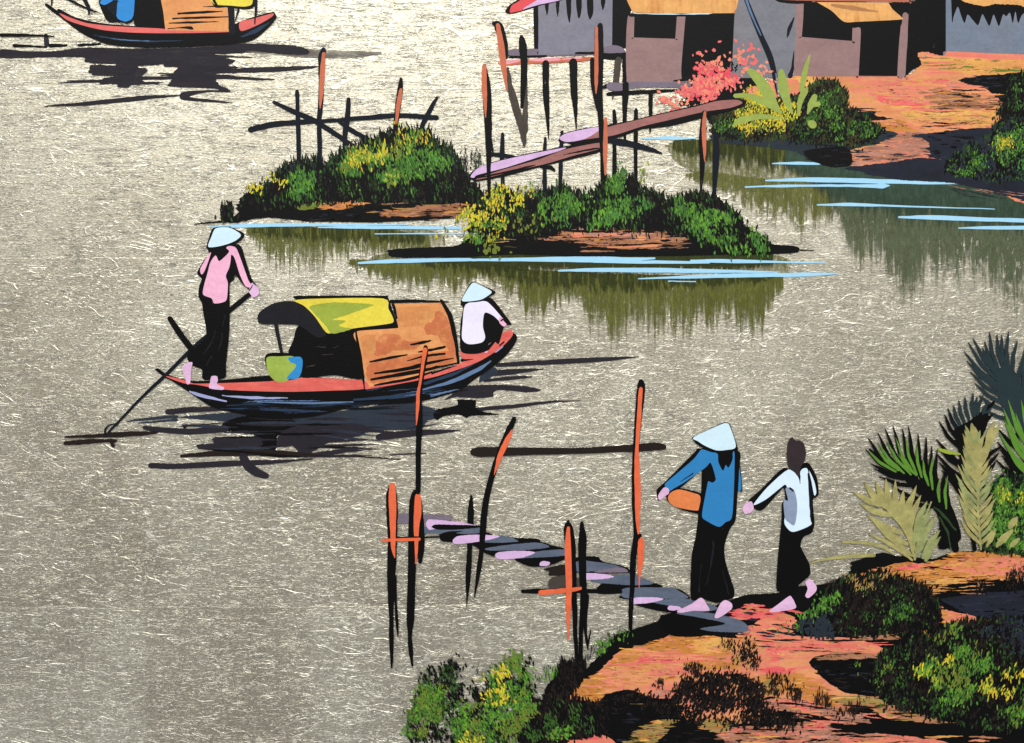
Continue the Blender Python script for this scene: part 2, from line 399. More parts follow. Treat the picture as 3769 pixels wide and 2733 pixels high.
# ------------------------------------------------------------------ the board and its silver leaf
board = MB()
bx, by = 0.50, 0.38
o = len(board.v); board.slot('board')
vs = [(-bx,-by,-0.018),(bx,-by,-0.018),(bx,by,-0.018),(-bx,by,-0.018),(-bx,-by,-0.0005),(bx,-by,-0.0005),(bx,by,-0.0005),(-bx,by,-0.0005)]
board.v += vs; board.f += [(3,2,1,0),(4,5,6,7),(0,1,5,4),(1,2,6,5),(2,3,7,6),(3,0,4,7)]; board.m += [0]*6
water = board.build('water', None, 'structure')
vx = [-600, -110, 527, 1150, 1786, 2404, 3048, 3690, 4360]; vy = [-520, -318, 322, 958, 1610, 2240, 2880, 3240]
zi = 0
for j in range(len(vy)-1):
    for i in range(len(vx)-1):
        x0, x1, y0, y1 = vx[i]-9, vx[i+1]+9, vy[j]-9, vy[j+1]+9
        ring = resample([(x0, y0), (x1, y0+random.uniform(-6, 6)), (x1+random.uniform(-8, 8), y1), (x0+random.uniform(-8, 8), y1)], 30)
        ring = [(x+random.gauss(0, 1.0), y+random.gauss(0, 1.2)) for x, y in ring]
        b = MB(); k = b.slot('silver_leaf'); cx, cy = (x0+x1)/2, (y0+y1)/2
        tx, ty = random.gauss(0, 0.012), random.gauss(0, 0.012)
        zi += 1; z0 = 2.4e-5*((i % 2)+2*(j % 2))
        w = [wx(x, y) for x, y in ring][::-1]; wc = wx(cx, cy)
        inner = [wx(cx+(x-cx)*0.992, cy+(y-cy)*0.992) for x, y in ring][::-1]; n = len(w)
        zz = lambda X, Y: z0
        b.v += [(X, Y, z0+0.00001) for X, Y in w] + [(X, Y, z0+0.00008) for X, Y in inner] + [(X, Y, -0.0005) for X, Y in w]
        b.f.append(tuple(range(n, 2*n))); b.m.append(k)
        for q in range(n):
            r = (q+1) % n
            b.f.append((q, r, n+r, n+q)); b.m.append(k); b.f.append((2*n+q, 2*n+r, r, q)); b.m.append(k)
        b.build('leaf_sheet', water)
HGT[0] = 0.00017

# ------------------------------------------------------------------ glazes and reflections laid on the water
def interp(tab, x):
    for (a, ya), (b, yb) in zip(tab, tab[1:]):
        if a <= x <= b: return ya+(yb-ya)*(x-a)/(b-a)
    return tab[0][1] if x < tab[0][0] else tab[-1][1]
def fringe(b, top, bot, x0, x1, step, mats, wlo, whi, jit=0.25, tail=60, bow=0):
    x = x0
    while x < x1:
        yt, yb = interp(top, x), interp(bot, x)
        y1 = yt+(yb-yt)*random.uniform(1-jit*2, 1+jit*0.4)
        if random.random() < 0.12: y1 += tail*random.random()
        w = random.uniform(wlo, whi); m = mats[min(len(mats)-1, int(random.random()**1.5*len(mats)))]
        lean = random.uniform(-6, 6)+bow
        if y1 > yt+8:
            b.stroke_px([(x, yt-random.uniform(0, 8), w*0.9), (x+lean*0.4, yt+(y1-yt)*0.5, w), (x+lean*0.8, yt+(y1-yt)*0.8, w*0.55), (x+lean, y1, 0.8)], m, rough=0.8, cap=False, h=next_h(2.5e-7), film=(yt+(y1-yt)*0.42, y1+8))
        x += step*random.uniform(0.5, 1.5)
def dry(b, tile, x0, y0, x1, y1, n, mats, wlo, whi, llo, lhi, slope=0.0):
    """dry-brush strokes: long thin level streaks of paint inside a box"""
    ox, oy = TILE[tile]
    for _ in range(n):
        x = ox+random.uniform(x0, x1)/2; y = oy+random.uniform(y0, y1)/2; l = random.uniform(llo, lhi)/2; w = random.uniform(wlo, whi)/2
        sl = slope+random.gauss(0, 0.04)
        b.stroke_px([(x-l/2, y-sl*l/2, w*0.3), (x-l*0.1, y-sl*l*0.1+random.gauss(0, 1), w), (x+l*0.2, y+sl*l*0.2, w*0.8), (x+l/2, y+sl*l/2, 0.8)], random.choice(mats), rough=1.4, cap=False, h=next_h(2.5e-7))
def src(tile, tab): return [(TILE[tile][0]+x/2, TILE[tile][1]+y/2) for x, y in tab]
# under the two islets
b = MB()
b.poly('F 60,400 800,385 1300,400 1500,450 1500,560 1250,600 900,600 700,540 400,520 180,480', 'glaze_olive', streak=10)
b.poly('F 1000,600 1500,560 2268,560 G 1500,590 2230,600 2240,770 1700,800 1200,830 700,830 300,780 0,720 F 1500,690 1100,690', 'glaze_olive', streak=10)
top1 = src('F', [(60, 400), (900, 400), (1100, 420), (1400, 460)]); bot1 = src('F', [(60, 450), (150, 610), (250, 740), (350, 790), (420, 800), (500, 740), (600, 770), (700, 660), (800, 690), (900, 660), (1100, 640), (1400, 640)])
fringe(b, top1, bot1, 912, 1580, 2.6, ['glaze_olive', 'glaze_olive_thin', 'glaze_olive_thin'], 4, 13, 0.32, 20)
top2 = src('G', [(-960, 640), (0, 650), (400, 720), (900, 740), (1600, 760), (2240, 740)])
bot2 = src('G', [(-960, 670), (-780, 740), (-640, 850), (-460, 880), (-300, 860), (-150, 900), (0, 780), (150, 830), (300, 990), (420, 1170), (540, 1110), (620, 950), (720, 960), (810, 1240), (880, 1170), (960, 1330), (1060, 1330), (1150, 1180), (1300, 1330), (1410, 1270), (1540, 1310), (1620, 1140), (1720, 1250), (1800, 1140), (1900, 1190), (1980, 1220), (2080, 1310), (2160, 1000), (2230, 940)])
fringe(b, top2, bot2, 1290, 2878, 2.4, ['glaze_olive', 'glaze_olive', 'glaze_olive_thin'], 5, 17, 0.30, 50)
fringe(b, top2, src('G', [(-500, 680), (0, 740), (300, 830), (900, 900), (1500, 860), (2100, 800), (2240, 760)]), 1560, 2850, 3.2, ['glaze_deep', 'glaze_deep', 'glaze_olive'], 6, 18, 0.3, 20)
fringe(b, src('G', [(-300, 600), (0, 590), (800, 590), (1600, 590), (2200, 590)]), src('G', [(-300, 650), (0, 720), (800, 760), (1600, 740), (2200, 700)]), 1640, 2840, 3.0, ['glaze_deep'], 8, 20, 0.2, 10)
fringe(b, top1, src('F', [(60, 430), (400, 500), (900, 520), (1400, 520)]), 930, 1560, 3.0, ['glaze_deep', 'glaze_olive'], 6, 16, 0.3, 10)
b.build('islet_reflection', water)
b = MB()
b.poly('C 1400,1060 1700,1040 2268,1050 D 700,1080 1000,1220 1500,1300 2000,1350 2400,1480 H 2400,420 1800,400 1300,380 1000,330 700,330 400,200 100,60 C 1800,1380 1600,1280 1450,1180', 'glaze_olive', streak=16)
b.poly('D 300,1060 700,1080 980,1200 1300,1300 1900,1340 2400,1480 H 2400,520 1900,420 1500,400 1100,280 900,130 800,30 D 600,1200', 'glaze_green', streak=16)
top3 = src('H', [(0, 0), (300, 40), (900, 100), (1300, 250), (1800, 300), (2400, 340)])
bot3 = src('H', [(-350, -60), (0, 150), (300, 330), (500, 440), (650, 500), (800, 380), (900, 340), (980, 600), (1080, 830), (1120, 800), (1200, 700), (1250, 840), (1330, 960), (1400, 1080), (1500, 940), (1600, 880), (1700, 900), (1850, 860), (1950, 860), (2020, 1080), (2150, 1130), (2268, 1150), (2400, 1150)])
fringe(b, top3, bot3, 2470, 3180, 2.8, ['glaze_olive_thin', 'glaze_olive_thin', 'glaze_olive'], 6, 22, 0.36, 20)
fringe(b, top3, bot3, 3060, 3840, 2.4, ['glaze_green_thin', 'glaze_green', 'glaze_green_thin'], 6, 24, 0.34, 20)
fringe(b, src('D', [(-330, 1040), (300, 1040), (700, 1080)]), src('D', [(-330, 1130), (0, 1230), (400, 1290), (700, 1330)]), 2480, 2990, 3.0, ['glaze_deep', 'glaze_deep', 'glaze_olive'], 7, 20, 0.3, 20)
fringe(b, src('D', [(560, 1080), (960, 1190), (1300, 1290), (1900, 1340), (2400, 1480)]), src('D', [(560, 1300), (900, 1560), (1300, 1660), (1800, 1720), (2400, 1760)]), 2900, 3840, 2.8, ['glaze_teal'], 8, 24, 0.28, 20)
b.build('bank_reflection', water)

# ripples: long pale blue strokes
for s in ['F -215,390,8 0,382,26 300,375,26 800,372,16 1240,373,6', 'F 585,392,10 900,392,24 1500,395,22 1970,398,8', 'F 1000,440,6 1400,438,10 1780,440,6',
          'G -880,655,14 -600,640,30 -100,630,24 0,632,18 500,628,34 850,628,44 1100,630,34 1300,620,10', 'G 850,645,16 1300,648,24 1700,650,14',
          'G 1565,638,14 1800,640,30 2100,645,20 2560,655,6', 'G 590,712,10 850,705,28 1300,708,36 1800,715,26 2200,722,8', 'G 1180,770,8 1600,755,26 2000,745,30 2400,740,28 2640,732,8',
          'G 1400,788,8 1600,792,6', 'H 365,48,10 700,42,34 1000,48,34 1500,62,26 1950,68,12', 'H 215,95,10 500,88,18 900,85,16 1150,88,28 1230,88,34 1275,84,8',
          'H 745,228,10 1000,225,26 1300,235,14 2050,258,5', 'H 1345,318,14 1600,320,34 2000,335,30 2400,345,30', 'H 1785,398,8 2000,395,24 2400,395,26',
          'C 1210,1018,10 1400,1015,28 1600,1018,10', 'D -10,1018,12 300,1025,14 470,1028,20 640,1030,14', 'D 415,1203,8 600,1200,22 800,1206,14 950,1210,6']:
    HG = line('ripple', water, 'ripple', s, rough=0.9)

# dark brush reflections of the upper sampan
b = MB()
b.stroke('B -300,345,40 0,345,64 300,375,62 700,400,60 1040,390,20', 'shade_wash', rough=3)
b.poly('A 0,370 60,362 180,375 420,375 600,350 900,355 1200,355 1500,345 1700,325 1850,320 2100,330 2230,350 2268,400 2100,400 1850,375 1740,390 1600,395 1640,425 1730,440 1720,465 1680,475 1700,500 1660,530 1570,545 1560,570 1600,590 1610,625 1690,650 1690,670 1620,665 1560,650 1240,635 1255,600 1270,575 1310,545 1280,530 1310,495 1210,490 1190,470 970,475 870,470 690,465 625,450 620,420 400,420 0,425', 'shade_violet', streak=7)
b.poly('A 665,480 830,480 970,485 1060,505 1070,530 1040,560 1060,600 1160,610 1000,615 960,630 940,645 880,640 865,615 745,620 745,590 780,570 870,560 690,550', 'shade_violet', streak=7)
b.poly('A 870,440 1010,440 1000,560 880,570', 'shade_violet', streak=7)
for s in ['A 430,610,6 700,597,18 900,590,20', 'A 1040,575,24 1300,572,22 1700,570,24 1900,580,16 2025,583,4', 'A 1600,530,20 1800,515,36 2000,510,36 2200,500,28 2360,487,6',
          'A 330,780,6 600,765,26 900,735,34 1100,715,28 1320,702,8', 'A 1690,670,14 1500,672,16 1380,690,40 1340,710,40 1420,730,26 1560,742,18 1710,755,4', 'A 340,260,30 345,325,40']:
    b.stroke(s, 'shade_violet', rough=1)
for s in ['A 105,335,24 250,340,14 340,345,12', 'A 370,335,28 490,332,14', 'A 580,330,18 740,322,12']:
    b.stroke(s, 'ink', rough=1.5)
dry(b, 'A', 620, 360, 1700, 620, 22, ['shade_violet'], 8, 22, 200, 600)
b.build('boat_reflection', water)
# and of the near sampan
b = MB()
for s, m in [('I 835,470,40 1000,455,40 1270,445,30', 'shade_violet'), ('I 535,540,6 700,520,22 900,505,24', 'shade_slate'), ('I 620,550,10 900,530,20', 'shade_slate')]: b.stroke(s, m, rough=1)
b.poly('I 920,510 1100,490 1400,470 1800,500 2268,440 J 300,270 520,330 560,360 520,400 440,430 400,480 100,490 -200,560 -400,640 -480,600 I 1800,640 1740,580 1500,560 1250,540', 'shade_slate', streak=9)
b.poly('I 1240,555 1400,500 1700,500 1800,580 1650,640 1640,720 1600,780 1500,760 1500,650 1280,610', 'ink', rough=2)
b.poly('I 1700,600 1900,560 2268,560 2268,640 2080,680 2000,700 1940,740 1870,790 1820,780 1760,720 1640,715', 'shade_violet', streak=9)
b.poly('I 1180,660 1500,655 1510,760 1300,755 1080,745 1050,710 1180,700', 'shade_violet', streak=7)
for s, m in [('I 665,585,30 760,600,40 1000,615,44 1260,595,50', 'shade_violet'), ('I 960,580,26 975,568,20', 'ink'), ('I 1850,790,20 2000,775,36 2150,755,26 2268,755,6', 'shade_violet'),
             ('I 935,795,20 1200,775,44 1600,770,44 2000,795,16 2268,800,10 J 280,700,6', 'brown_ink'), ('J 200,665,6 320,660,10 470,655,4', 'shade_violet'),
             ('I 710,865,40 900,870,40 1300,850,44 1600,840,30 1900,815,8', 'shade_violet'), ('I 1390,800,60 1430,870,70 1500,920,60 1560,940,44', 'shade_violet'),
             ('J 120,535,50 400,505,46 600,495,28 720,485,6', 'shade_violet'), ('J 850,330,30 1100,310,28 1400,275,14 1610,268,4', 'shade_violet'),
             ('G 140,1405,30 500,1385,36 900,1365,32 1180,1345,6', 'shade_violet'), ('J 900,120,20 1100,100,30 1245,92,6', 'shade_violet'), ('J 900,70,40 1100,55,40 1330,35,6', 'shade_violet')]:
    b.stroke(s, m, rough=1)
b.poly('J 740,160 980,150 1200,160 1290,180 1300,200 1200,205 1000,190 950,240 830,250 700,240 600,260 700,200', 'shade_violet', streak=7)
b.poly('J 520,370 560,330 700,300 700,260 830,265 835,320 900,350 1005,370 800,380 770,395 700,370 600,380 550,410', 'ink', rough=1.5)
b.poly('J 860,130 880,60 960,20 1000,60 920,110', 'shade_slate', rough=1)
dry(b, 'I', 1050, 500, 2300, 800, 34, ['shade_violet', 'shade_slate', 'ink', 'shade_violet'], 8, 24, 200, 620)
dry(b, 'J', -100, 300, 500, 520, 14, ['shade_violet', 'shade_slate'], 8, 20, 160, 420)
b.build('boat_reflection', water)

# ------------------------------------------------------------------ far bank and its huts
def ground(name, layers):
    b = MB()
    for n_, (kind_, s, m, q) in enumerate(layers):
        if kind_ == 'p' and n_ > 0 and q >= 14:
            if m.startswith('night'): b.poly(s, m, streak=10)
            b.scumble(s, m)
        elif kind_ == 'p': b.poly(s, m, streak=q)
        elif kind_ == 's': b.stroke(s, m, rough=q)
    return b
b = ground('', [
 ('p', 'D 20,850 150,740 400,640 560,560 700,545 1050,560 1390,555 1500,470 1560,385 1480,440 1400,330 1690,330 2400,405 2400,1480 1900,1330 1500,1300 1050,1240 960,1180 600,1100 300,1010 0,1000', 'earth', 6),
 ('p', 'D 1500,440 1600,420 2000,440 2400,450 2400,560 1900,545 1650,520 1540,470', 'earth_gold', 30),
 ('s', 'D 1570,395,30 1800,400,40 2100,410,36 2400,425,40', 'earth_pink', 2),
 ('p', 'D 520,575 600,590 640,640 760,640 760,600 700,560', 'earth_gold', 10),
 ('p', 'D 1080,620 1300,605 1700,580 1770,640 1600,700 1640,800 1500,830 1300,800 1180,720', 'earth_pink', 40),
 ('p', 'D 1180,720 1260,690 1500,760 1560,810 1400,815', 'earth_red', 40),
 ('p', 'D 1500,680 1650,660 2000,690 2130,770 1950,810 1680,790 1560,730', 'earth_brown', 50),
 ('p', 'D 1350,820 1700,800 2130,830 2100,900 1900,960 1550,960 1400,880', 'earth_gold', 60),
 ('p', 'D 1200,900 1350,880 1470,960 1420,1000 1250,990', 'earth_ochre', 40),
 ('p', 'D 1810,580 2000,555 2268,540 2400,540 2400,780 2130,760 2060,700 1980,640 1830,612', 'night', 20),  # black shadow painted into the right of the bank
 ('p', 'D 980,1110 1200,1050 1330,980 1450,960 1600,1010 1560,1120 1370,1180 1000,1222', 'earth_dusk', 40),
 ('p', 'D 1440,1000 1560,980 1960,940 2060,980 2000,1150 1750,1180 1580,1150 1540,1030', 'night_blue', 30),
 ('p', 'D 980,800 1180,800 1170,850 1290,875 1100,890 940,870', 'night', 24),
 ('p', 'D 560,1030 900,1010 1200,960 1330,985 1200,1050 980,1110 980,1210 800,1210 640,1140', 'night_slate', 20),
 ('p', 'D 640,1110 960,1080 980,1210 860,1230 700,1180', 'night', 16),
 ('p', 'D 960,1235 1300,1190 1500,1160 1750,1180 2440,1240 2440,1540 2268,1480 2000,1405 1700,1345 1300,1320 1050,1262', 'night_blue', 12),
 ('p', 'D -20,990 300,980 560,1005 660,1060 640,1115 300,1075 0,1045', 'night_slate', 8)])
dry(b, 'D', 1550, 640, 2150, 960, 34, ['earth_brown', 'night', 'earth_gold'], 4, 14, 80, 300)
dry(b, 'D', 1050, 1060, 1560, 1180, 16, ['night_blue', 'earth_dusk', 'earth_dusk'], 6, 16, 80, 260, -0.06)
dry(b, 'D', 1000, 600, 1700, 820, 22, ['earth_pink', 'earth_gold', 'earth'], 6, 20, 120, 400)
dry(b, 'D', 1560, 420, 2268, 540, 20, ['earth_gold', 'earth_pink', 'olive', 'earth_gold'], 5, 16, 100, 360)
dry(b, 'D', 1750, 1370, 2268, 1460, 14, ['earth_dusk', 'night_blue'], 3, 5, 100, 300, 0.2)
b.stroke('D 2130,872,10 2220,860,34 2400,850,44', 'earth_gold', rough=1)
b.poly('C 1560,640 1760,600 2000,600 2100,700 2100,800 1900,800 1700,760 1560,740', 'night', rough=4); b.poly('D 0,660 60,610 200,560 320,580 320,780 100,820 -20,780', 'night', rough=4)
far_bank = b.build('far_bank', None, 'structure')

# grey house on stilts, at the water
t = thing('stilt_house', 'grey house on stilts over the water with a red roof edge', 'house', 'C 720,410')
one('wall', t, 'wall_grey', 'C 440,-140 440,-140 440,410 440,410 560,405 800,390 985,350 985,350 995,-140 995,-140')
one('dark_gap', t, 'ink', 'C 990,-140 990,-140 1130,-140 1130,60 1100,130 1100,190 1090,340 1060,352 1010,335 985,330 985,330')
b = MB(); b.poly('C 440,-140 440,-140 1000,-140 1000,-140 990,-40 700,-30 440,0 440,0', 'ink')
for s in ['C 505,0,30 505,60,26 507,110,6', 'C 585,-10,30 585,60,24 585,120,6', 'C 665,-60,46 668,90,30 672,165,6', 'C 740,-60,50 742,80,34 742,130,12', 'C 822,-60,50 825,90,44 822,138,12', 'C 918,-60,50 918,40,26 918,72,4']: b.stroke(s, 'ink', rough=1)
b.build('eave_shadow_drips', t)  # shadow under the eave, painted black with drips down the wall
line('corner_post', t, 'ink', 'C 425,-60,38 425,200,34 427,400,30', rough=1)
one('platform', t, 'mauve', 'C 212,405 235,365 330,360 440,362 440,400 600,402 800,392 930,345 1000,332 1060,350 1088,392 1030,404 800,404 600,412 440,414')
line('underside', t, 'ink', 'C 230,420,14 500,412,14', 'C 720,392,18 850,390,18', 'C 920,412,40 1030,415,50 1078,398,26', rough=1)
bm_ = line('beam', t, 'post_dull', 'C 160,458,30 210,462,36 450,448,36 700,438,34 880,428,20')
line('pink_highlight', bm_, 'beam_pink', 'C 165,456,30 210,458,28 300,446,18', 'C 380,440,14 500,440,26 600,436,16', 'C 620,436,10 760,425,14')  # pale pink highlight painted along the beam
post(t, 'ink', 'C 115,170,30 150,195,66 195,330,48 206,420,30', face=['C 145,185,30 163,300,44 180,420,46 190,500,40 205,600,26 215,670,8'], name='stilt')
line('stilt', t, 'wood_grey', 'C 218,500,16 240,650,46 280,800,56 312,900,56 335,1000,46 340,1075,12', 'C 345,500,30 348,760,34 342,960,50', rough=2)
line('stilt', t, 'ink', 'C 318,272,32 328,330,58 333,400,56 338,470,50 335,600,46 322,785,24', rough=1)
for s in ['C 497,465,50 500,700,48 510,850,32 518,1020,6', 'C 700,455,58 705,650,54 715,800,34 722,950,6', 'C 840,440,36 845,600,36 860,720,28 875,812,6', 'C 1078,410,32 1078,600,34']:
    line('stilt', t, 'ink', s, rough=1)
line('stilt', t, 'wood_grey', 'C 1032,440,50 1020,550,50 1005,640,34 990,730,6', rough=2)
r = one('roof', t, 'ink', 'C 200,88 225,42 300,-10 470,-140 780,-140 640,-8 440,46 260,98')
one('red_tiles', r, 'tile_red', 'C 232,88 246,42 300,8 480,-120 700,-140 560,-50 440,10 340,70 255,92')
one('lilac_edge', r, 'lilac', 'C 330,68 400,20 470,-20 640,-120 760,-140 630,-10 450,34')

# brown hut
t = thing('hut', 'brown hut with an orange thatch roof, black window and doorway, left of the leaning pole', 'hut', 'C 1500,600')
one('wall', t, 'wall_brown', 'C 1098,140 1115,108 1150,120 1160,105 2000,105 2000,105 2020,560 2020,560 1520,604 1130,606 1092,570 1088,300')
one('window', t, 'ink', 'C 1150,112 1150,112 1462,118 1462,118 1450,286 1450,286 1145,276 1145,276')
one('doorway', t, 'ink', 'C 1526,110 1526,110 1892,118 1892,118 1870,420 1870,420 1800,570 1498,592 1498,592 1494,500 1510,300')
line('threshold', t, 'ink', 'C 1440,596,12 1550,584,22 1640,570,20', rough=1.5)
line('eave_shadow', t, 'ink', 'C 1120,112,26 1500,112,22 1985,104,30')
line('eave_edge', t, 'hat_white', 'C 1140,97,5 1400,104,8 1620,103,8 1720,98,5', rough=1.5)
one('roof', t, 'thatch', 'C 1085,-140 1085,-140 1088,-20 1122,62 1138,92 1138,92 1400,99 1700,98 1960,95 1985,80 1965,-20 1960,-140 1960,-140')
line('stilt', t, 'ink', 'C 1085,640,54 1080,800,38 1078,900,28 1080,1040,16', rough=1)
line('stilt', t, 'ink', 'C 1268,680,34 1270,830,28 1265,980,8', rough=1)
line('floor_shadow', t, 'ink', 'C 955,692,26 1100,684,32 1300,672,26 1520,660,10', 'C 925,640,24 960,628,30', rough=1.2)
one('floor_plank', t, 'mauve', 'C 945,640 962,606 1060,612 1100,602 1500,605 1660,640 1640,655 1400,644 1200,644 1100,658 1050,668 985,668')
line('stilt', t, 'ink', 'C 1085,620,46 1085,720,44', rough=1)

# right brown hut with its grey side wall
t = thing('hut', 'brown hut with a propped orange awning and grey side wall, right of the leaning pole', 'hut', 'D 1000,560')
one('side_wall', t, 'wall_blue', 'D 115,575 115,575 135,120 150,60 200,-140 200,-140 612,-140 612,-140 592,200 574,500 560,570 560,570')
line('crack', t, 'blue_ink', 'D 524,275,8 540,210,28 575,128,8', 'D 572,380,6 562,500,22 545,560,36', rough=1)
one('gap_shadow', t, 'ink', 'D 1405,-140 1405,-140 1692,-140 1692,-140 1692,378 1560,382 1480,390 1510,470 1440,520 1395,562 1385,540 1410,120', rough=2)
one('wall', t, 'wall_brown', 'D 590,20 590,20 1418,10 1418,10 1415,120 1392,562 1392,562 1050,562 600,558 575,520 585,200')
line('eave_shadow', t, 'ink', 'D 440,-30,60 480,0,40 600,18,24 720,15,18 1100,18,10')
one('window', t, 'ink', 'D 645,20 645,20 1010,20 1010,20 1000,302 1000,302 630,272 630,272 640,150')
one('doorway', t, 'ink', 'D 1000,150 1100,120 1362,160 1362,160 1345,330 1332,560 1332,560 1048,558 1048,558 1062,300 1060,205 1005,205')
one('gable_shadow', t, 'ink', 'D 1270,15 1270,15 1418,15 1418,15 1414,110 1380,100 1390,150 1340,190 1200,170', rough=1.5)
post(t, 'wall_brown', 'D 1392,110,40 1382,300,52 1360,560,44', name='door_post')
one('roof', t, 'eave_brown', 'D 470,-140 470,-140 1420,-140 1420,-140 1420,16 1420,16 1100,12 560,2 470,-20')
aw = one('awning', t, 'thatch', 'D 738,15 738,15 1268,20 1268,20 1300,70 1370,132 1345,145 1050,160 940,160 850,80')
line('awning_streak', aw, 'awning_shade', 'D 850,38,16 1000,60,34 1190,86,8', rough=1.5)

# far right grey-blue hut
t = thing('hut', 'blue grey hut with a ragged orange eave, at the right edge beyond the path', 'hut', 'D 2050,390')
one('eave_shadow', t, 'ink', 'D 1718,-140 1718,-140 2440,-140 2440,-140 2440,210 1722,200')
one('wall', t, 'wall_steel', 'D 1690,-140 1690,-140 1722,-140 1735,160 1748,120 1778,50 1800,110 1828,170 1850,108 1890,150 1928,185 1958,105 1985,150 2012,190 2040,108 2060,150 2082,192 2110,108 2135,120 2162,95 2182,172 2202,85 2222,170 2268,95 2440,95 2440,405 2440,405 2050,392 1690,375 1690,375')
one('roof', t, 'thatch', 'D 1770,-140 1770,-140 2440,-140 2440,-140 2440,40 2268,50 2230,38 2050,30 1980,46 1850,22 1800,-10', rough=1.5)

# leaning pole
t = thing('leaning_pole', 'blue black leaning pole planted in the yellow bush between the two brown huts', 'pole', 'C 2225,755')
pl = line('shaft', t, 'blue_ink', 'C 1945,-120,30 1965,-20,30 2060,220,40 2150,430,44 2200,640,36 2225,755,24')
line('painted_highlight', pl, 'hull_gleam', 'C 1942,-100,14 2000,80,16 2080,260,8', 'C 2190,540,8 2212,680,22 2226,750,16')  # blue grey highlight painted along the shaft

# ------------------------------------------------------------------ plants of the far bank
def bush(name, label, cat, at, layers, group=None):
    t = thing(name, label, cat, at, group)
    for (pn, reg, mats, cover, kw) in layers:
        b = MB()
        kw = dict(kw); solid = kw.pop('solid', None)
        for r_ in (reg if isinstance(reg, (list, tuple)) else [reg]):
            if solid: b.poly(r_, solid, rough=7); b.edge(r_, mats, kw)
            b.dabs(r_, mats, cover, **kw)
        b.build(pn, t, 'stuff')
    return t
bush('shrub', 'low yellow and green shrub round the foot of the leaning pole', 'shrub', 'D 450,1000', [
 ('dark_foliage', ['D 0,850 150,760 500,740 640,700 760,600 880,610 960,700 960,800 1160,900 1250,960 1080,1060 800,1050 500,1020 0,1010', 'C 1700,860 1900,780 2100,800 2100,1020 1800,1010'], ['night', 'green_dark', 'moss', 'night'], 1.2, dict(w=16, l=34, solid='night')),
 ('foliage', ['D 640,860 760,680 900,620 960,740 980,850 820,900 640,960', 'D 820,900 1180,880 1200,960 900,1040', 'C 1700,900 1850,840 1900,960 1800,1000'], ['green', 'green_dark', 'green'], 0.6, dict(w=12, l=28)),
 ('yellow_leaves', ['D 150,760 250,640 420,640 460,760 640,760 620,900 450,1000 180,1000 140,880', 'C 1900,760 2050,640 2180,640 2200,740'], ['leaf_yellow', 'leaf_gold', 'leaf_yellow', 'olive'], 0.75, dict(w=13, l=28)),
 ('orange_blossom', 'D 170,690 260,630 420,600 430,700 300,740', ['earth_gold', 'leaf_gold', 'coral_warm'], 0.8, dict(w=18, l=24, spread=40))])
bush('flowering_bush', 'coral pink flowering bush in front of the brown hut doorway', 'bush', 'C 1700,760', [
 ('dark_foliage', 'C 1600,400 1780,400 1880,500 1980,600 1880,700 1760,760 1600,800 1480,760 1560,620', ['ink'], 0.5, dict(w=16, l=34, spread=40)),
 ('blossom', ['C 1620,480 1780,420 1880,520 1920,600 1800,680 1640,700 1560,600', 'C 1500,640 1640,580 1780,660 1700,760 1480,760'], ['coral', 'coral_warm', 'coral', 'coral_red'], 1.5, dict(w=30, l=36, spread=60, soft=0.9)),
 ('outer_blossom', ['C 1600,400 1650,370 1700,400 1680,480 1620,480', 'C 1730,330 1770,330 1770,360 1740,360', 'C 1880,400 1960,340 2020,340 2110,440 2150,540 2080,560 1960,540 1880,470', 'C 1310,760 1340,710 1480,700 1500,760 1400,790', 'C 1380,860 1420,780 1520,760 1480,840 1420,870'], ['coral', 'coral_warm', 'coral'], 0.65, dict(w=30, l=36, spread=60, soft=0.8))])
t = thing('banana_plant', 'small banana plant with pale olive leaves beside the leaning pole foot', 'plant', 'D 560,850')
for s in ['D 250,525,50 300,570,70 360,650,84 420,760,64 470,830,16', 'D 480,525,40 490,620,78 520,740,56 562,835,14', 'D 690,405,10 660,500,34 640,600,40 625,680,20', 'D 605,840,14 620,740,44 655,670,46 670,650,20',
          'D 672,835,12 700,770,50 725,710,40', 'D 700,780,20 750,765,40', 'D 140,705,30 250,708,40 380,760,56 475,830,20', 'D 130,925,24 180,885,46 330,858,40 490,872,8', 'D 700,910,56 712,918,60']:
    line('leaf', t, 'banana', s, rough=0.8)
bush('shrub', 'dark green shrub at the right edge above the blue river streaks', 'shrub', 'D 2100,1300', [
 ('dark_foliage', 'D 1690,1250 1750,1130 1850,1100 2000,1030 2050,930 2150,860 2440,840 2440,1330 2268,1320 1900,1310', ['night', 'night_slate', 'green_dark'], 1.0, dict(w=16, l=36, solid='night')),
 ('foliage', ['D 1700,1250 1780,1140 1900,1110 2000,1140 1980,1260 1850,1290', 'D 2020,1050 2080,920 2200,880 2440,880 2440,1230 2150,1250 2040,1150'], ['green', 'green_cold', 'green_dark', 'green'], 0.6, dict(w=13, l=26)),
 ('yellow_leaves', ['D 2020,1060 2100,930 2250,950 2268,1080 2060,1120', 'D 1980,1070 2010,1070 2010,1100 1980,1100'], ['leaf_gold', 'olive', 'lime'], 0.35, dict(w=10, l=26))])
bush('shrub', 'small dark shrub in the black shade at the right edge below the blue grey hut', 'shrub', 'D 2220,830', [
 ('dark_foliage', 'D 2060,840 2130,740 2150,600 2268,540 2440,540 2440,850 2200,850', ['night', 'night', 'green_dark'], 1.0, dict(w=14, l=34, solid='night')),
 ('foliage', 'D 2140,760 2160,640 2268,580 2440,580 2440,800 2200,800', ['green_dark', 'green', 'green_dark'], 0.5, dict(w=12, l=28))])

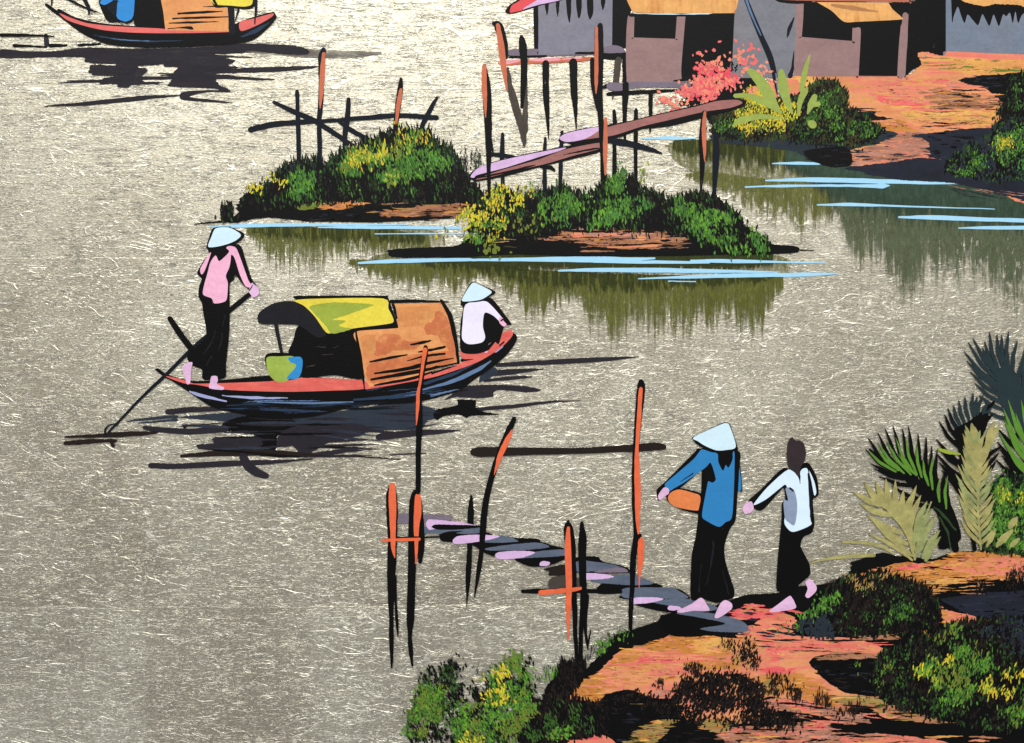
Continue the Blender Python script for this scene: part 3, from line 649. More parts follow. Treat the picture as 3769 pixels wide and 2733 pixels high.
# ------------------------------------------------------------------ the islets
b = ground('', [('p', 'B -70,1640 0,1560 40,1500 300,1400 500,1340 700,1290 900,1180 1100,1100 1300,1080 1500,1160 1620,1290 1740,1400 1800,1450 1720,1500 1690,1590 1400,1615 1000,1635 500,1625 200,1600', 'night', 8),
 ('p', 'B 560,1480 600,1445 820,1435 850,1470 950,1500 800,1540 620,1540 540,1510', 'earth_ochre', 24), ('s', 'B 600,1475,20 720,1470,30 820,1480,16', 'earth', 2), ('p', 'B 420,1510 430,1440 540,1450 560,1530 450,1545', 'olive', 10),
 ('p', 'B 1030,1560 1150,1520 1350,1510 1700,1500 1700,1590 1400,1590 1060,1595', 'earth_brown', 40), ('p', 'B 480,1600 700,1550 1000,1560 960,1620 500,1630', 'night', 30), ('p', 'B 1080,1480 1300,1500 1380,1480 1250,1530 1100,1520', 'night', 30)])
dry(b, 'B', 900, 1490, 1700, 1620, 26, ['night', 'earth_brown', 'night', 'earth_khaki'], 4, 12, 80, 260)
b.stroke('E 1430,370,3 1600,352,12 1760,345,20', 'ink', rough=2)
islet1 = b.build('islet', None, 'structure')
b = ground('', [('p', 'G -660,575 -640,555 -400,540 -150,525 0,440 300,420 400,330 600,300 800,330 1000,320 1300,330 1500,350 1700,440 1950,470 2200,520 2300,525 2370,545 2350,575 2200,588 1900,590 1500,600 800,605 300,590 0,600 -300,598 -600,602', 'night', 8),
 ('p', 'G 420,480 640,430 720,388 860,392 1100,398 1400,420 1560,470 1450,540 1150,560 900,530 650,505', 'earth_brown', 40), ('p', 'G 710,395 860,392 860,410 720,415', 'earth_dusk', 20), ('p', 'G 640,440 900,430 1300,440 1500,470 1300,490 900,470', 'earth_dusk', 60),
 ('s', 'G 700,450,36 770,450,30', 'earth', 2), ('s', 'G 1170,470,34 1220,472,34', 'earth', 2), ('s', 'G 950,540,8 1150,535,16 1350,525,10', 'earth', 2)])
dry(b, 'G', 500, 400, 1600, 570, 40, ['night', 'night', 'earth_brown', 'night'], 5, 18, 80, 300)
dry(b, 'G', 0, 440, 500, 540, 10, ['night', 'earth_khaki', 'moss'], 4, 12, 80, 200)
b.poly('F 1100,580 1140,565 1400,550 1700,540 1800,600 1400,612 1150,612', 'night', streak=10)
b.stroke('H 610,560,10 660,560,6 720,562,3', 'ink', rough=2)
islet2 = b.build('islet', None, 'structure')

# fence on the left islet
t = thing('fence', 'black rickety fence of crossed poles on the left grassy islet', 'fence', 'B 600,1250')
line('rail', t, 'blue_ink', 'B 85,955,40 250,915,42 450,900,36 700,885,26 950,865,34 1180,850,34 1455,865,36', rough=1.2)
line('rail', t, 'blue_ink', 'B 258,752,26 400,820,36 560,890,38 700,980,36 850,1080,30', rough=1)
line('rail', t, 'blue_ink', 'B 715,880,14 800,940,34 900,1000,34 1000,1050,24', rough=1)
post(t, 'blue_ink', 'B 428,672,28 435,900,32 442,1200,34')
post(t, 'blue_ink', 'B 622,368,40 605,440,44 605,700,38 590,900,36 595,1100,34 590,1300,28', face=['B 624,395,24 612,560,38 605,700,30 597,795,8'])
post(t, 'blue_ink', 'B 806,728,28 800,850,40 780,1000,36 775,1160,24')
post(t, 'ink', 'B 1192,580,20 1188,640,40 1170,780,42 1146,985,32', face=['B 1192,660,22 1175,760,36 1160,880,20 1155,915,6'])
post(t, 'blue_ink', 'B 1457,718,20 1400,820,36 1360,900,36 1325,980,24')

t = bush('reeds', 'mound of green and yellow reeds under the crossed fence on the left islet', 'reeds', 'B 1100,1400', [
 ('dark_blades', ['B 0,1560 40,1430 130,1390 230,1330 350,1220 560,1190 640,1240 720,1140 860,1080 1120,980 1380,960 1450,1060 1560,1090 1620,1220 1680,1300 1800,1440 1600,1480 900,1480 500,1500', 'F -120,250 -60,240 -40,340 -130,340'], ['night', 'green_dark', 'night', 'night'], 0.95, dict(w=14, l=48, lean=8, spread=12, out=20, solid='night')),
 ('fringe_blades', ['B 340,1200 560,1180 560,1230 350,1280', 'B 1380,1000 1540,1060 1640,1250 1600,1290', 'B 1600,1080 1780,1100 1780,1250 1600,1240'], ['night_slate', 'night', 'green_dark'], 0.4, dict(w=7, l=50, lean=10, spread=12)),
 ('green_blades', ['B 660,1220 800,1150 1000,1130 1300,1100 1500,1130 1590,1180 1500,1260 1300,1330 1100,1370 1000,1270 800,1290', 'B 380,1460 360,1330 430,1200 560,1280 620,1340 560,1440 420,1460', 'B 820,1440 830,1380 880,1370 870,1450'], ['green', 'green_bright', 'green_cold', 'green'], 1.05, dict(w=15, l=46, lean=10, spread=10)),
 ('yellow_blades', ['B 720,1240 760,1140 900,1090 1060,1020 1150,950 1380,960 1400,1030 1280,1110 1100,1170 960,1200 800,1240', 'B 1000,1150 1100,1060 1280,1060 1200,1160'], ['lime', 'lime', 'leaf_yellow', 'green_bright', 'olive'], 0.9, dict(w=13, l=46, lean=10, spread=10)),
 ('moss', 'B 1060,1360 1060,1280 1130,1240 1180,1290 1150,1360', ['olive', 'lime'], 0.9, dict(w=24, l=40)),
 ('yellow_flowers', ['B 80,1430 90,1360 130,1310 180,1300 180,1350 130,1420', 'B 210,1290 240,1260 290,1290 280,1320', 'B 260,1400 280,1320 330,1330 310,1420'], ['leaf_gold', 'leaf_yellow', 'leaf_gold'], 0.75, dict(w=18, l=34, lean=-20, spread=20))])

# footbridge: bent planks on poles between the huts and the near islet
t = thing('footbridge', 'rickety footbridge of two lilac and brown planks on thin posts above the near islet', 'footbridge', 'C 900,1300')
for s in ['C 180,985,22 178,1120,36 182,1420,26', 'C 495,1015,18 490,1110,30 490,1300,32 490,1460,34', 'C 618,972,22 612,1080,30 608,1200,32 600,1410,28']: post(t, 'blue_ink', s)
post(t, 'ink', 'C 1000,815,22 1005,900,32 1003,1100,30 1003,1310,36'); post(t, 'ink', 'C 1162,808,24 1160,900,34 1158,1150,28 1158,1410,26')
line('brace', t, 'blue_ink', 'C 70,1135,28 200,1145,30 310,1164,12', rough=1)
line('brace', t, 'blue_ink', 'C 690,1050,26 900,1030,36 1020,1040,50 1180,1075,44 1300,1110,26 1350,1128,10', rough=1.5)
line('brace', t, 'ink', 'C 460,1230,12 530,1232,30 560,1252,18', rough=1.5)
pk = one('plank', t, 'ink', 'C 590,1034 625,985 760,948 915,925 1100,892 1350,832 1600,775 1760,738 1950,732 1940,790 1650,868 1400,930 1200,952 1030,1010 760,1052 690,1062 650,1050')
one('worn_face', pk, 'plank_brown', 'C 740,1030 900,950 1100,900 1350,840 1600,785 1750,745 1900,735 1942,760 1850,795 1650,825 1400,885 1200,932 1000,996 830,1020')
one('lilac_end', pk, 'lilac', 'C 597,1020 640,985 760,955 915,932 830,1000 750,1032 650,1045')
pk = one('plank', t, 'ink', 'C -62,1300 -30,1250 120,1188 400,1123 620,1080 900,1036 905,1112 700,1168 480,1222 200,1296 0,1332 -30,1332')
one('worn_face', pk, 'plank_brown', 'C -20,1322 160,1255 450,1172 640,1100 900,1050 900,1092 700,1146 500,1205 300,1250 100,1300')
one('lilac_end', pk, 'lilac', 'C -56,1298 0,1236 150,1186 400,1130 640,1086 600,1110 450,1155 200,1235 0,1286 -30,1308')
line('grain', pk, 'ink', 'C 630,1140,6 760,1112,14 890,1090,8', 'C 0,1308,10 200,1268,16 420,1215,8', rough=1.5)
post(t, 'ink', 'C 45,482,28 60,620,60 70,800,62 75,1000,48 78,1200,34 80,1420,24', 'C 85,1000,26 100,1080,20 112,1125,8', face=['C 45,488,32 45,640,40 52,760,26 55,865,5'])
post(t, 'ink', 'C 898,188,40 900,400,46 895,700,44 908,1000,40 915,1150,34 925,1370,46', 'C 868,205,20 870,400,30', face=['C 870,205,22 870,400,28 868,600,26 866,690,6', 'C 938,872,22 935,1100,34 935,1285,12'])
post(t, 'ink', 'C 1662,830,36 1650,1000,48 1650,1200,38 1637,1412,12', face=['C 1667,828,20 1660,950,34 1665,1100,24 1665,1190,6'])
post(t, 'blue_ink', 'C 1750,985,34 1750,1150,50 1740,1350,34 1735,1510,28')

t = bush('reeds', 'long bank of reeds with yellow flowers at its left end, under the footbridge', 'reeds', 'G 900,450', [
 ('dark_blades', ['G -60,420 0,200 150,120 340,180 450,170 620,110 800,170 880,130 920,60 1160,40 1180,130 1300,140 1420,220 1500,170 1640,150 1800,220 1900,300 2000,400 2180,540 1900,590 1600,480 1400,420 700,400 300,440'], ['night', 'green_dark', 'night', 'night'], 0.95, dict(w=14, l=48, lean=6, spread=12, out=20, solid='night')),
 ('fringe_blades', ['G 400,230 420,90 500,60 560,130', 'G 560,120 600,60 820,140 840,220', 'G 1180,130 1400,180 1440,280', 'G 1620,170 1660,110 1760,190 1900,260 1900,320'], ['night', 'night', 'green_dark'], 0.4, dict(w=7, l=46, lean=4, spread=10)),
 ('green_blades', ['G 380,310 480,190 650,120 740,130 800,250 640,330 480,360', 'G 770,360 850,210 930,190 1100,190 1240,150 1250,260 1100,330 900,390', 'G 905,100 1000,0 1080,-60 1160,0 1170,110 1000,150', 'G 1420,270 1470,170 1600,160 1700,250 1840,300 1900,460 2080,430 2180,560 2000,595 1880,590 1700,490 1560,430'], ['green', 'green_bright', 'green_cold', 'green'], 1.05, dict(w=16, l=46, lean=4, spread=10)),
 ('pale_blades', 'G 1180,60 1180,-60 1240,-20 1240,70', ['lime', 'olive'], 0.45, dict(w=10, l=40)),
 ('yellow_flowers', ['G -40,380 -30,240 60,140 200,80 330,150 340,230 240,330 40,400', 'G -200,440 -170,320 -60,220 0,240 -60,400', 'G -290,460 -240,390 -200,420 -240,480', 'G 340,90 420,80 420,160 360,180'], ['leaf_yellow', 'leaf_gold', 'leaf_yellow', 'lime'], 0.62, dict(w=17, l=38, lean=-4, spread=14)),
 ('lime_blades', ['G -100,470 -60,380 60,380 160,420 120,500 -60,520', 'G 40,380 160,280 300,340 200,400'], ['lime', 'green', 'green_bright', 'leaf_gold'], 0.55, dict(w=13, l=34)),
 ('moss', ['G 290,400 300,330 380,320 390,400', 'G 390,340 400,280 460,280 460,350', 'G 40,560 70,490 180,540 120,590'], ['olive', 'lime', 'olive'], 1.0, dict(w=26, l=40))])

# ------------------------------------------------------------------ upper sampan
t = thing('sampan', 'upper sampan with a salmon deck and orange canopy, cut by the top edge', 'boat', 'A 1200,345')
h_ = one('hull', t, 'ink', 'A 335,42 352,28 420,75 440,66 560,128 760,173 1000,193 1210,210 1400,232 1600,238 1705,235 1712,190 1830,138 2000,90 2024,98 2035,130 1980,200 1900,270 1830,305 1700,325 1400,345 1100,350 900,340 780,322 650,270 560,215 450,130 400,95')
line('gleam', h_, 'hull_gleam_dim', 'A 700,260,6 850,288,12 1100,303,14 1350,300,4', 'A 1780,270,10 1880,230,30 1980,170,10', rough=1.5)
line('gleam', h_, 'hull_gleam', 'A 820,285,2 950,298,6 1100,303,4', rough=1)
one('deck', t, 'salmon', 'A 440,98 520,130 640,170 800,190 1000,202 1220,212 1420,222 1690,225 1700,236 1500,243 1200,246 950,240 760,222 620,190 500,150', 'A 1768,162 1860,140 2008,100 2003,125 1900,185 1778,230')
one('cabin_opening', t, 'ink', 'A 985,-140 985,-140 1000,0 1010,60 990,180 1080,200 1215,214 1230,214 1215,90 1190,-140 1190,-140')
cn = one('canopy', t, 'canopy', 'A 1170,-140 1170,-140 1188,0 1205,90 1220,212 1240,224 1440,228 1692,232 1692,232 1695,200 1680,60 1600,55 1560,0 1560,-140 1560,-140')
for s in ['A 1315,102,14 1500,92,20 1640,85,6', 'A 1275,138,12 1450,132,18 1680,125,8', 'A 1250,172,10 1420,166,16 1610,160,5', 'A 1238,214,8 1330,205,8 1400,206,24 1420,212,16', 'A 1500,50,6 1640,48,10']: line('slat', cn, 'ink', s, rough=1)
line('canopy_end', t, 'blue_ink', 'A 1700,50,44 1712,235,48', 'A 1757,70,14 1735,150,6', rough=1)
aw = one('awning', t, 'ink', 'A 1540,-140 1540,-60 1575,45 1610,60 1680,55 1820,66 1870,45 1900,-60 1900,-140')
one('yellow_cover', aw, 'yellow', 'A 1520,-140 1528,-20 1560,12 1592,36 1700,43 1800,50 1858,30 1865,-60 1865,-140')
line('fold', aw, 'ink', 'A 1560,-60,20 1575,0,22 1600,40,14', rough=1)
line('pole', t, 'blue_ink', 'A 1885,-120,22 1885,60,20 1878,180,8'); line('pole', t, 'blue_ink', 'A 385,-120,10 385,0,10 378,40,5')
t = thing('person', 'person in a blue shirt crouching on the upper sampan, cut by the top edge', 'person', 'A 900,165')
one('body', t, 'ink', 'A 730,10 770,-40 850,-100 1010,-100 1010,0 1000,130 945,170 905,166 850,162 800,160 770,120 745,60')
one('shirt', t, 'bright_blue', 'A 855,-80 852,40 865,130 905,155 940,158 985,115 985,-80', 'A 738,20 772,-15 850,-40 840,0 775,38')
one('collar_shadow', t, 'blue_ink', 'A 790,50 840,12 862,0 905,30 870,15 858,120 820,90', label='dark shadow painted beside the sleeve')  # shadow between sleeve and torso, painted as a dark shape
one('hat', t, 'hat_white', 'A 720,-80 860,-170 900,-180 1040,-80 880,-70')
t = thing('oar', 'black oar leaning over the bow of the upper sampan', 'oar', 'A 655,110')
line('shaft', t, 'blue_ink', 'A 610,-120,30 620,-20,34 655,60,24 655,108,8', rough=1); line('lashing', t, 'blue_ink', 'A 460,-30,8 560,20,14 700,90,3', 'A 640,60,14 720,86,3', 'A 480,-10,4 620,60,4', rough=1.5)
tag(line('oar', None, 'ink', 'A 10,258,24 150,258,20 300,262,10 400,266,4', rough=1.2), 'black floating oar blade left of the upper sampan', 'oar')

# ------------------------------------------------------------------ near sampan
t = thing('sampan', 'near sampan with a red deck, orange cabin and yellow and green awning', 'boat', 'F 900,1700')
h_ = one('hull', t, 'ink', 'I 745,160 768,150 835,195 1010,240 1240,235 1570,203 1850,213 2250,235 F 900,1520 1000,1560 1640,1390 1900,1205 1960,1165 2020,1168 2046,1196 2038,1235 1980,1320 1880,1410 1750,1500 1600,1600 1300,1680 900,1705 I 1900,505 1600,520 1350,480 1160,432 1000,330 880,250 815,215')
b = MB()
dry(b, 'I', 1450, 400, 2268, 470, 30, ['hull_gleam_dim', 'hull_gleam_dim', 'blue_ink', 'ink'], 8, 22, 200, 560, -0.02)
dry(b, 'I', 1500, 385, 2200, 420, 8, ['hull_gleam', 'hull_gleam_dim'], 3, 7, 100, 300, 0.0)
dry(b, 'J', 60, 180, 620, 250, 14, ['hull_gleam_dim', 'hull_gleam', 'ink', 'hull_gleam_dim'], 5, 14, 120, 360, -0.16)
b.build('gleam_streaks', h_, 'stuff')
for s, m in [('I 1000,320,12 1100,355,26 1270,392,8', 'gleam_lilac'), ('I 1240,350,8 1450,365,20 1720,368,5', 'gleam_lilac'), ('I 1500,395,8 1900,405,14 2200,395,8', 'hull_gleam'),
             ('J -60,262,16 200,240,24 400,205,16', 'hull_gleam_dim'), ('J 430,190,8 650,130,26 850,40,30 945,-25,8', 'hull_gleam'), ('J 460,140,20 700,60,20 900,-60,14', 'hull_gleam_dim'), ('J 980,-90,10 1030,-130,14', 'gleam_lilac')]:
    line('gleam', h_, m, s, rough=1.5)
one('deck', t, 'deck_red', 'I 815,206 920,225 1010,255 1050,262 1240,258 1580,245 1700,225 1850,218 2268,238 2290,300 2000,315 1750,322 1500,318 1250,305 1050,270 950,258', 'F 1622,1305 1700,1325 1830,1298 1940,1170 2000,1148 2016,1182 1960,1250 1880,1312 1760,1382 1600,1442 1400,1502 1000,1575 930,1582 945,1560 1300,1500 1610,1400 1650,1370')
line('deck_mark', t, 'ink', 'F 1920,1260,14 1950,1235,10', 'F 1640,1370,22 1720,1365,6', rough=1); line('bow_spot', t, 'skin', 'F 1815,1308,18 1822,1306,18')
one('cabin_opening', t, 'ink', 'F 440,1115 600,1100 700,1170 870,1140 890,1300 915,1505 700,1480 470,1500 460,1400 365,1322 400,1225')
line('glints', t, 'wood_grey', 'F 570,1270,4 640,1275,5', 'F 500,1420,4 560,1405,5', 'F 700,1280,3 730,1265,5', 'F 610,1330,3 690,1325,4', rough=1)
cn = one('canopy', t, 'canopy', 'F 858,1160 1150,1108 1165,1000 1138,955 1138,955 1480,948 1480,948 1525,1000 1575,1130 1612,1385 1612,1385 1300,1485 962,1568 962,1568 930,1500 890,1350 870,1250')
b = MB(); NEIGH['canopy_deep'] = ['canopy', 'canopy_light']; NEIGH['canopy_light'] = ['canopy', 'canopy']
for q_ in ['F 1370,1110 1430,1080 1450,1010 1510,1030 1560,1130 1592,1310 1500,1260 1460,1190 1380,1180', 'F 1000,1260 1040,1190 1160,1180 1240,1230 1330,1230 1300,1290 1150,1300 1080,1330 1000,1330', 'F 960,1400 1200,1340 1580,1300 1600,1380 1300,1470 970,1540']: b.poly(q_, 'canopy_deep', rough=3)
for q_ in ['F 1160,990 1400,970 1440,1000 1380,1100 1180,1120', 'F 900,1200 1000,1190 1000,1320 920,1330']: b.poly(q_, 'canopy_light', rough=3)
b.build('tone_patch', cn, 'stuff')  # patches of deeper and paler orange brushed over the canopy
for s in ['F 1262,1256,8 1350,1240,24 1412,1226,10', 'F 1320,1310,10 1410,1295,22 1515,1272,16', 'F 965,1382,12 1100,1355,22 1238,1330,8', 'F 1235,1375,6 1400,1335,20 1515,1322,14', 'F 1000,1467,14 1250,1430,28 1400,1390,24 1580,1355,10',
          'F 975,1512,18 1250,1465,30 1450,1425,20 1605,1390,6', 'F 1000,1552,14 1250,1510,24 1420,1458,8', 'F 1420,1470,10 1500,1440,14 1600,1410,6']: line('slat', cn, 'ink', s, rough=1.2)
line('contour', t, 'ink', 'F 1120,938,26 1300,934,22 1540,940,8', 'F 1488,930,20 1550,1040,34 1590,1200,30 1615,1392,18', 'F 862,1160,12 885,1300,24 905,1430,24 925,1578,8', 'F 1135,960,20 1160,1060,14', rough=1)
one('hood', t, 'charcoal', 'F 138,1045 165,1005 260,950 400,935 500,985 580,1060 645,1175 600,1200 560,1195 445,1115 300,1106 160,1102 140,1075')
aw = one('awning', t, 'ink', 'F 408,915 420,897 600,895 1060,895 1095,905 1130,1000 1172,1120 1140,1136 900,1152 690,1178 640,1170 520,1000')
one('yellow_cover', aw, 'yellow', 'F 410,930 600,917 1060,916 1100,990 1140,1085 1060,1108 850,1135 700,1168 640,1163 560,1050 480,970')
one('green_patch', aw, 'olive_green', 'F 522,972 700,945 990,960 900,1000 760,1050 690,1072 790,1080 735,1118 830,1138 690,1176 640,1120 560,1030', rough=1.5)
line('awning_prop', t, 'charcoal', 'F 272,1105,28 290,1200,26 318,1325,22')
t = thing('bowl', 'green and blue bowl with a black rim on the deck of the near sampan', 'bowl', 'F 330,1525')
one('rim', t, 'ink', 'F 192,1370 212,1322 320,1315 450,1330 478,1375 470,1450 445,1500 350,1520 285,1520 225,1475')
one('green_side', t, 'bowl_green', 'F 205,1352 300,1342 400,1342 430,1400 400,1470 350,1525 280,1528 220,1470')
one('blue_side', t, 'bowl_blue', 'F 365,1352 450,1345 470,1380 460,1460 430,1505 355,1506 368,1478 420,1420 412,1396 382,1386')

t = thing('oar', 'long black oar slanting down into the water behind the near sampan stern', 'oar', 'I 400,640')
line('shaft', t, 'blue_ink', 'E 1520,1188,18 1400,1300,26 1230,1470,24 1050,1640,20 I 400,620,14')
line('grip', t, 'ink', 'E 1870,858,28 1760,948,36 1660,1030,34')
line('cross_handle', t, 'ink', 'E 1252,1062,36 1330,1180,46 1425,1305,44')
line('blade', t, 'brown_ink', 'I 82,655,12 300,645,26 600,630,36 755,622,16', 'I 85,702,30 250,688,36 450,682,24', 'I 415,680,24 435,722,22', rough=1.5)
line('rope', t, 'blue_ink', 'I 460,555,6 400,570,10 375,610,12 385,645,20', 'I 420,590,8 470,560,8', rough=1)

def figure(label, at, body, **kw):
    t = thing('person', label, 'person', at)
    one('body', t, 'ink', body)
    return t
t = figure('person in a pink shirt and white conical hat standing to row the near sampan', 'E 1580,1560',
  'E 1530,540 1600,545 1760,518 1805,620 1850,760 1892,830 1870,852 1840,852 1790,815 1735,742 1722,780 1692,810 1692,960 1690,1150 1665,1400 1655,1500 1500,1512 1490,1440 1430,1415 1385,1370 1385,1320 1440,1280 1520,1190 1500,1030 1488,950 1463,900 1470,820 1488,772 1458,742 1460,710 1500,640 1540,590')
one('shirt', t, 'pink', 'E 1590,600 1612,640 1640,625 1690,572 1668,545 1690,530 1740,545 1780,640 1830,780 1852,812 1845,832 1810,826 1768,740 1730,620 1705,595 1700,640 1690,690 1665,750 1680,805 1672,920 1640,945 1580,952 1560,915 1500,890 1500,840 1530,730 1552,650', 'E 1545,583 1553,592 1515,700 1492,738 1480,730 1480,690')
one('hand', t, 'skin', 'E 1842,828 1868,812 1885,822 1906,845 1908,880 1890,900 1862,908 1850,890 1836,868', 'E 1850,808 1864,800 1868,822 1852,828'); line('cuff', t, 'ink', 'E 1838,858,8 1855,832,8 1860,818,6')
one('foot', t, 'skin', 'E 1395,1385 1420,1388 1412,1430 1405,1520 1398,1542 1380,1546 1365,1500 1345,1430 1362,1400'); one('foot', t, 'skin', 'E 1560,1488 1600,1488 1607,1520 1600,1545 1650,1570 1640,1588 1545,1576 1550,1530')
line('trouser_fold', t, 'charcoal', 'E 1640,1170,8 1630,1240,10 1610,1300,4', 'E 1500,1330,6 1560,1240,10 1590,1150,4', 'E 1560,1340,8 1520,1410,6', 'E 1660,1040,6 1640,1120,8', rough=2)
ht = one('hat', t, 'ink', 'E 1522,545 1538,480 1568,402 1640,388 1700,393 1792,432 1794,465 1740,512 1650,540 1560,562')
one('straw', ht, 'hat_white', 'E 1535,535 1560,460 1592,400 1690,395 1775,445 1745,485 1680,515 1600,535')
t = figure('person in a white shirt and conical hat sitting at the bow of the near sampan', 'F 1740,1320',
  'F 1636,950 1830,905 1900,960 1960,1040 2006,1106 1960,1112 1942,1150 1912,1250 1880,1232 1835,1250 1845,1290 1760,1322 1660,1320 1628,1280 1630,1100 1650,985')
one('shirt', t, 'shirt_white', 'F 1668,960 1800,935 1850,960 1930,1050 1950,1085 1930,1095 1870,1042 1808,1022 1795,1120 1812,1200 1785,1240 1690,1252 1642,1212 1646,1100')
one('hand', t, 'pink', 'F 1918,1055 1945,1062 1952,1085 1970,1108 1950,1122 1932,1112 1915,1090'); line('cuff', t, 'ink', 'F 1928,1080,10 1945,1068,12 1955,1085,8', rough=1.5)
ht = one('hat', t, 'ink', 'F 1633,945 1640,915 1698,808 1730,797 1800,822 1882,862 1880,882 1835,905 1780,938 1660,948')
one('straw', ht, 'hat_white', 'F 1640,925 1705,815 1740,802 1830,845 1860,868 1840,890 1780,925 1680,938')

# ------------------------------------------------------------------ near bank
b = ground('', [('p', 'N -160,1760 -60,1500 100,1300 220,1190 450,960 520,855 650,812 850,742 880,702 1100,690 1380,590 1500,553 1730,540 O 470,520 600,490 740,482 960,432 990,320 1050,296 1180,252 1250,245 1330,268 1440,272 1600,290 1760,240 2268,225 2440,220 2440,1780 N -160,1780', 'night', 6),
 ('p', 'N 200,1280 320,1180 440,1090 560,970 800,920 900,860 1010,820 1190,850 1480,870 1560,760 1700,690 1850,720 1860,850 2268,870 O 1210,930 1210,990 830,990 700,1030 760,1130 950,1270 1200,1300 1340,1440 1250,1460 1100,1380 900,1380 650,1330 450,1310 380,1300 330,1340 450,1380 N 1700,1480 1400,1500 1150,1480 900,1470 600,1560 540,1640 420,1380 250,1370', 'earth', 8),
 ('p', 'N 200,1280 290,1190 470,1080 600,960 900,870 1010,825 1180,850 1330,880 1400,1000 1100,1010 800,1000 560,1080 430,1230', 'earth_ochre', 16),
 ('p', 'N 440,1110 700,1050 1000,1060 1050,1150 800,1200 500,1260 420,1200', 'earth', 30), ('p', 'N 200,1290 420,1160 480,1200 440,1280 520,1360 400,1370', 'earth_ochre', 20),
 ('p', 'N 1100,900 1200,872 1340,875 1340,960 1180,1000 1120,960', 'earth_gold', 16), ('p', 'N 1020,1040 1300,1010 1450,1090 1150,1110', 'earth_ochre', 30),
 ('p', 'N 720,990 760,970 900,1000 1250,1010 1240,1030 900,1050 700,1050', 'earth_red', 30), ('p', 'N 770,1120 900,1080 1050,1090 1040,1140 850,1160', 'earth_pink', 30),
 ('p', 'N 1560,840 1640,820 1860,860 2100,890 2268,880 O 1200,930 1200,990 900,960 N 1800,980 1700,1040 1620,980', 'earth_pink', 20), ('p', 'N 1590,830 1660,820 1700,900 1760,1000 1700,1030 1640,960', 'earth_red', 16), ('p', 'O 480,910 600,900 800,920 760,950 560,950', 'earth_red', 40), ('p', 'N 1600,1100 1700,1080 1880,1090 1800,1130 1640,1130', 'earth_red', 30),
 ('p', 'N 1550,1150 1850,1130 2000,1180 2268,1400 2268,1480 2000,1340 1750,1260', 'earth_ochre', 30), ('p', 'O 300,1200 400,1180 480,1250 440,1310 360,1280', 'earth_khaki', 20), ('p', 'O 800,1290 1000,1300 1200,1290 1340,1440 1220,1450 1100,1370 900,1360', 'earth_khaki', 30),
 ('p', 'N 1500,620 1560,615 1650,640 1750,700 1700,740 1560,720 1400,740 1370,690', 'earth_red', 20), ('p', 'N 1480,790 1600,770 1850,800 1840,840 1560,870 1420,860', 'earth_pink', 26),
 ('p', 'O 300,1340 450,1310 700,1350 900,1400 1100,1440 1190,1490 1000,1505 840,1490 820,1560 1300,1580 1700,1640 1700,1780 -200,1780 -300,1640 0,1580 130,1530 600,1510 700,1460 450,1400', 'earth_dusk', 40),
 ('p', 'O 380,1310 560,1330 700,1390 840,1480 800,1530 640,1520 760,1460 600,1400', 'earth_pink', 40), ('p', 'O 900,1590 1300,1585 1660,1620 1700,1700 1000,1700', 'earth_pink', 40), ('p', 'O 30,1540 200,1530 180,1560 40,1565', 'earth_pink', 20),
 ('p', 'O 1060,415 1130,370 1350,320 1600,310 1760,240 2268,230 2440,230 2440,420 2200,440 1900,440 1700,480 1580,570 1640,660 1900,720 2050,740 1700,760 1650,700 1560,600 1400,560 1320,440 1120,440', 'earth_ochre', 16),
 ('p', 'O 1730,330 1900,280 2440,290 2440,420 2000,420 1760,380', 'earth', 30), ('p', 'O 1330,350 1500,320 1560,340 1400,370', 'earth_red', 26), ('p', 'O 1500,470 1800,410 1920,440 1800,470', 'earth_gold', 40), ('p', 'O 1640,640 1750,680 2050,742 1700,760', 'earth', 20),
 ('p', 'O 1660,585 2000,540 2268,520 2440,520 2440,760 2000,738 1800,660', 'night_blue', 16), ('p', 'O 1000,850 1100,815 1350,810 1330,880 1100,890', 'earth_brown', 30), ('p', 'O 1530,810 1600,850 1580,890 1540,850', 'earth_ochre', 8),
 ('p', 'N 460,1290 620,1250 800,1310 1000,1330 1000,1500 720,1560 600,1640 480,1640 420,1380', 'night', 24), ('p', 'N 740,1280 850,1245 970,1270 900,1305 780,1305', 'earth_dusk', 16), ('p', 'N 600,1640 740,1510 900,1465 990,1480 930,1540 940,1610 800,1700 560,1700', 'earth_khaki', 24),
 ('p', 'N 1150,1500 1280,1450 1430,1490 1350,1560 1200,1560', 'earth_khaki', 20), ('p', 'N 830,1640 930,1560 1150,1540 1330,1620 1300,1700 800,1700', 'night', 24),
 ('p', 'N 150,1720 200,1595 300,1560 450,1590 530,1640 500,1720', 'earth_pink', 8), ('s', 'N 260,1610,20 330,1600,30 400,1610,10', 'earth_red', 3), ('s', 'N 100,1660,40 170,1680,60', 'earth_gold', 3),
 ('p', 'O 700,1030 1200,1040 1210,1280 1080,1292 950,1260 780,1140', 'night', 20), ('p', 'O 840,970 1200,985 1210,1020 720,1030', 'earth_brown', 40),
 ('s', 'O 1150,1470,50 1500,1525,66 2000,1540,60 2400,1510,60', 'night', 3), ('p', 'O 1200,1380 1500,1350 1900,1400 1900,1490 1500,1490 1300,1440', 'earth_brown', 70)])
dry(b, 'O', 200, 1330, 1200, 1500, 26, ['night', 'night', 'earth_dusk', 'earth_pink'], 6, 22, 100, 320, 0.08)
dry(b, 'O', 0, 1540, 2268, 1660, 34, ['night', 'earth_pink', 'earth_gold', 'earth_brown'], 5, 18, 120, 420)
dry(b, 'N', 450, 1350, 1000, 1450, 12, ['night', 'earth_khaki', 'night'], 4, 12, 150, 400)
dry(b, 'O', 1250, 1370, 1950, 1500, 26, ['night', 'earth_brown', 'earth_khaki', 'earth_gold'], 5, 16, 80, 260)
dry(b, 'N', 1400, 640, 1850, 860, 26, ['earth_red', 'night_blue', 'earth_pink', 'night'], 6, 22, 50, 160, 0.1)
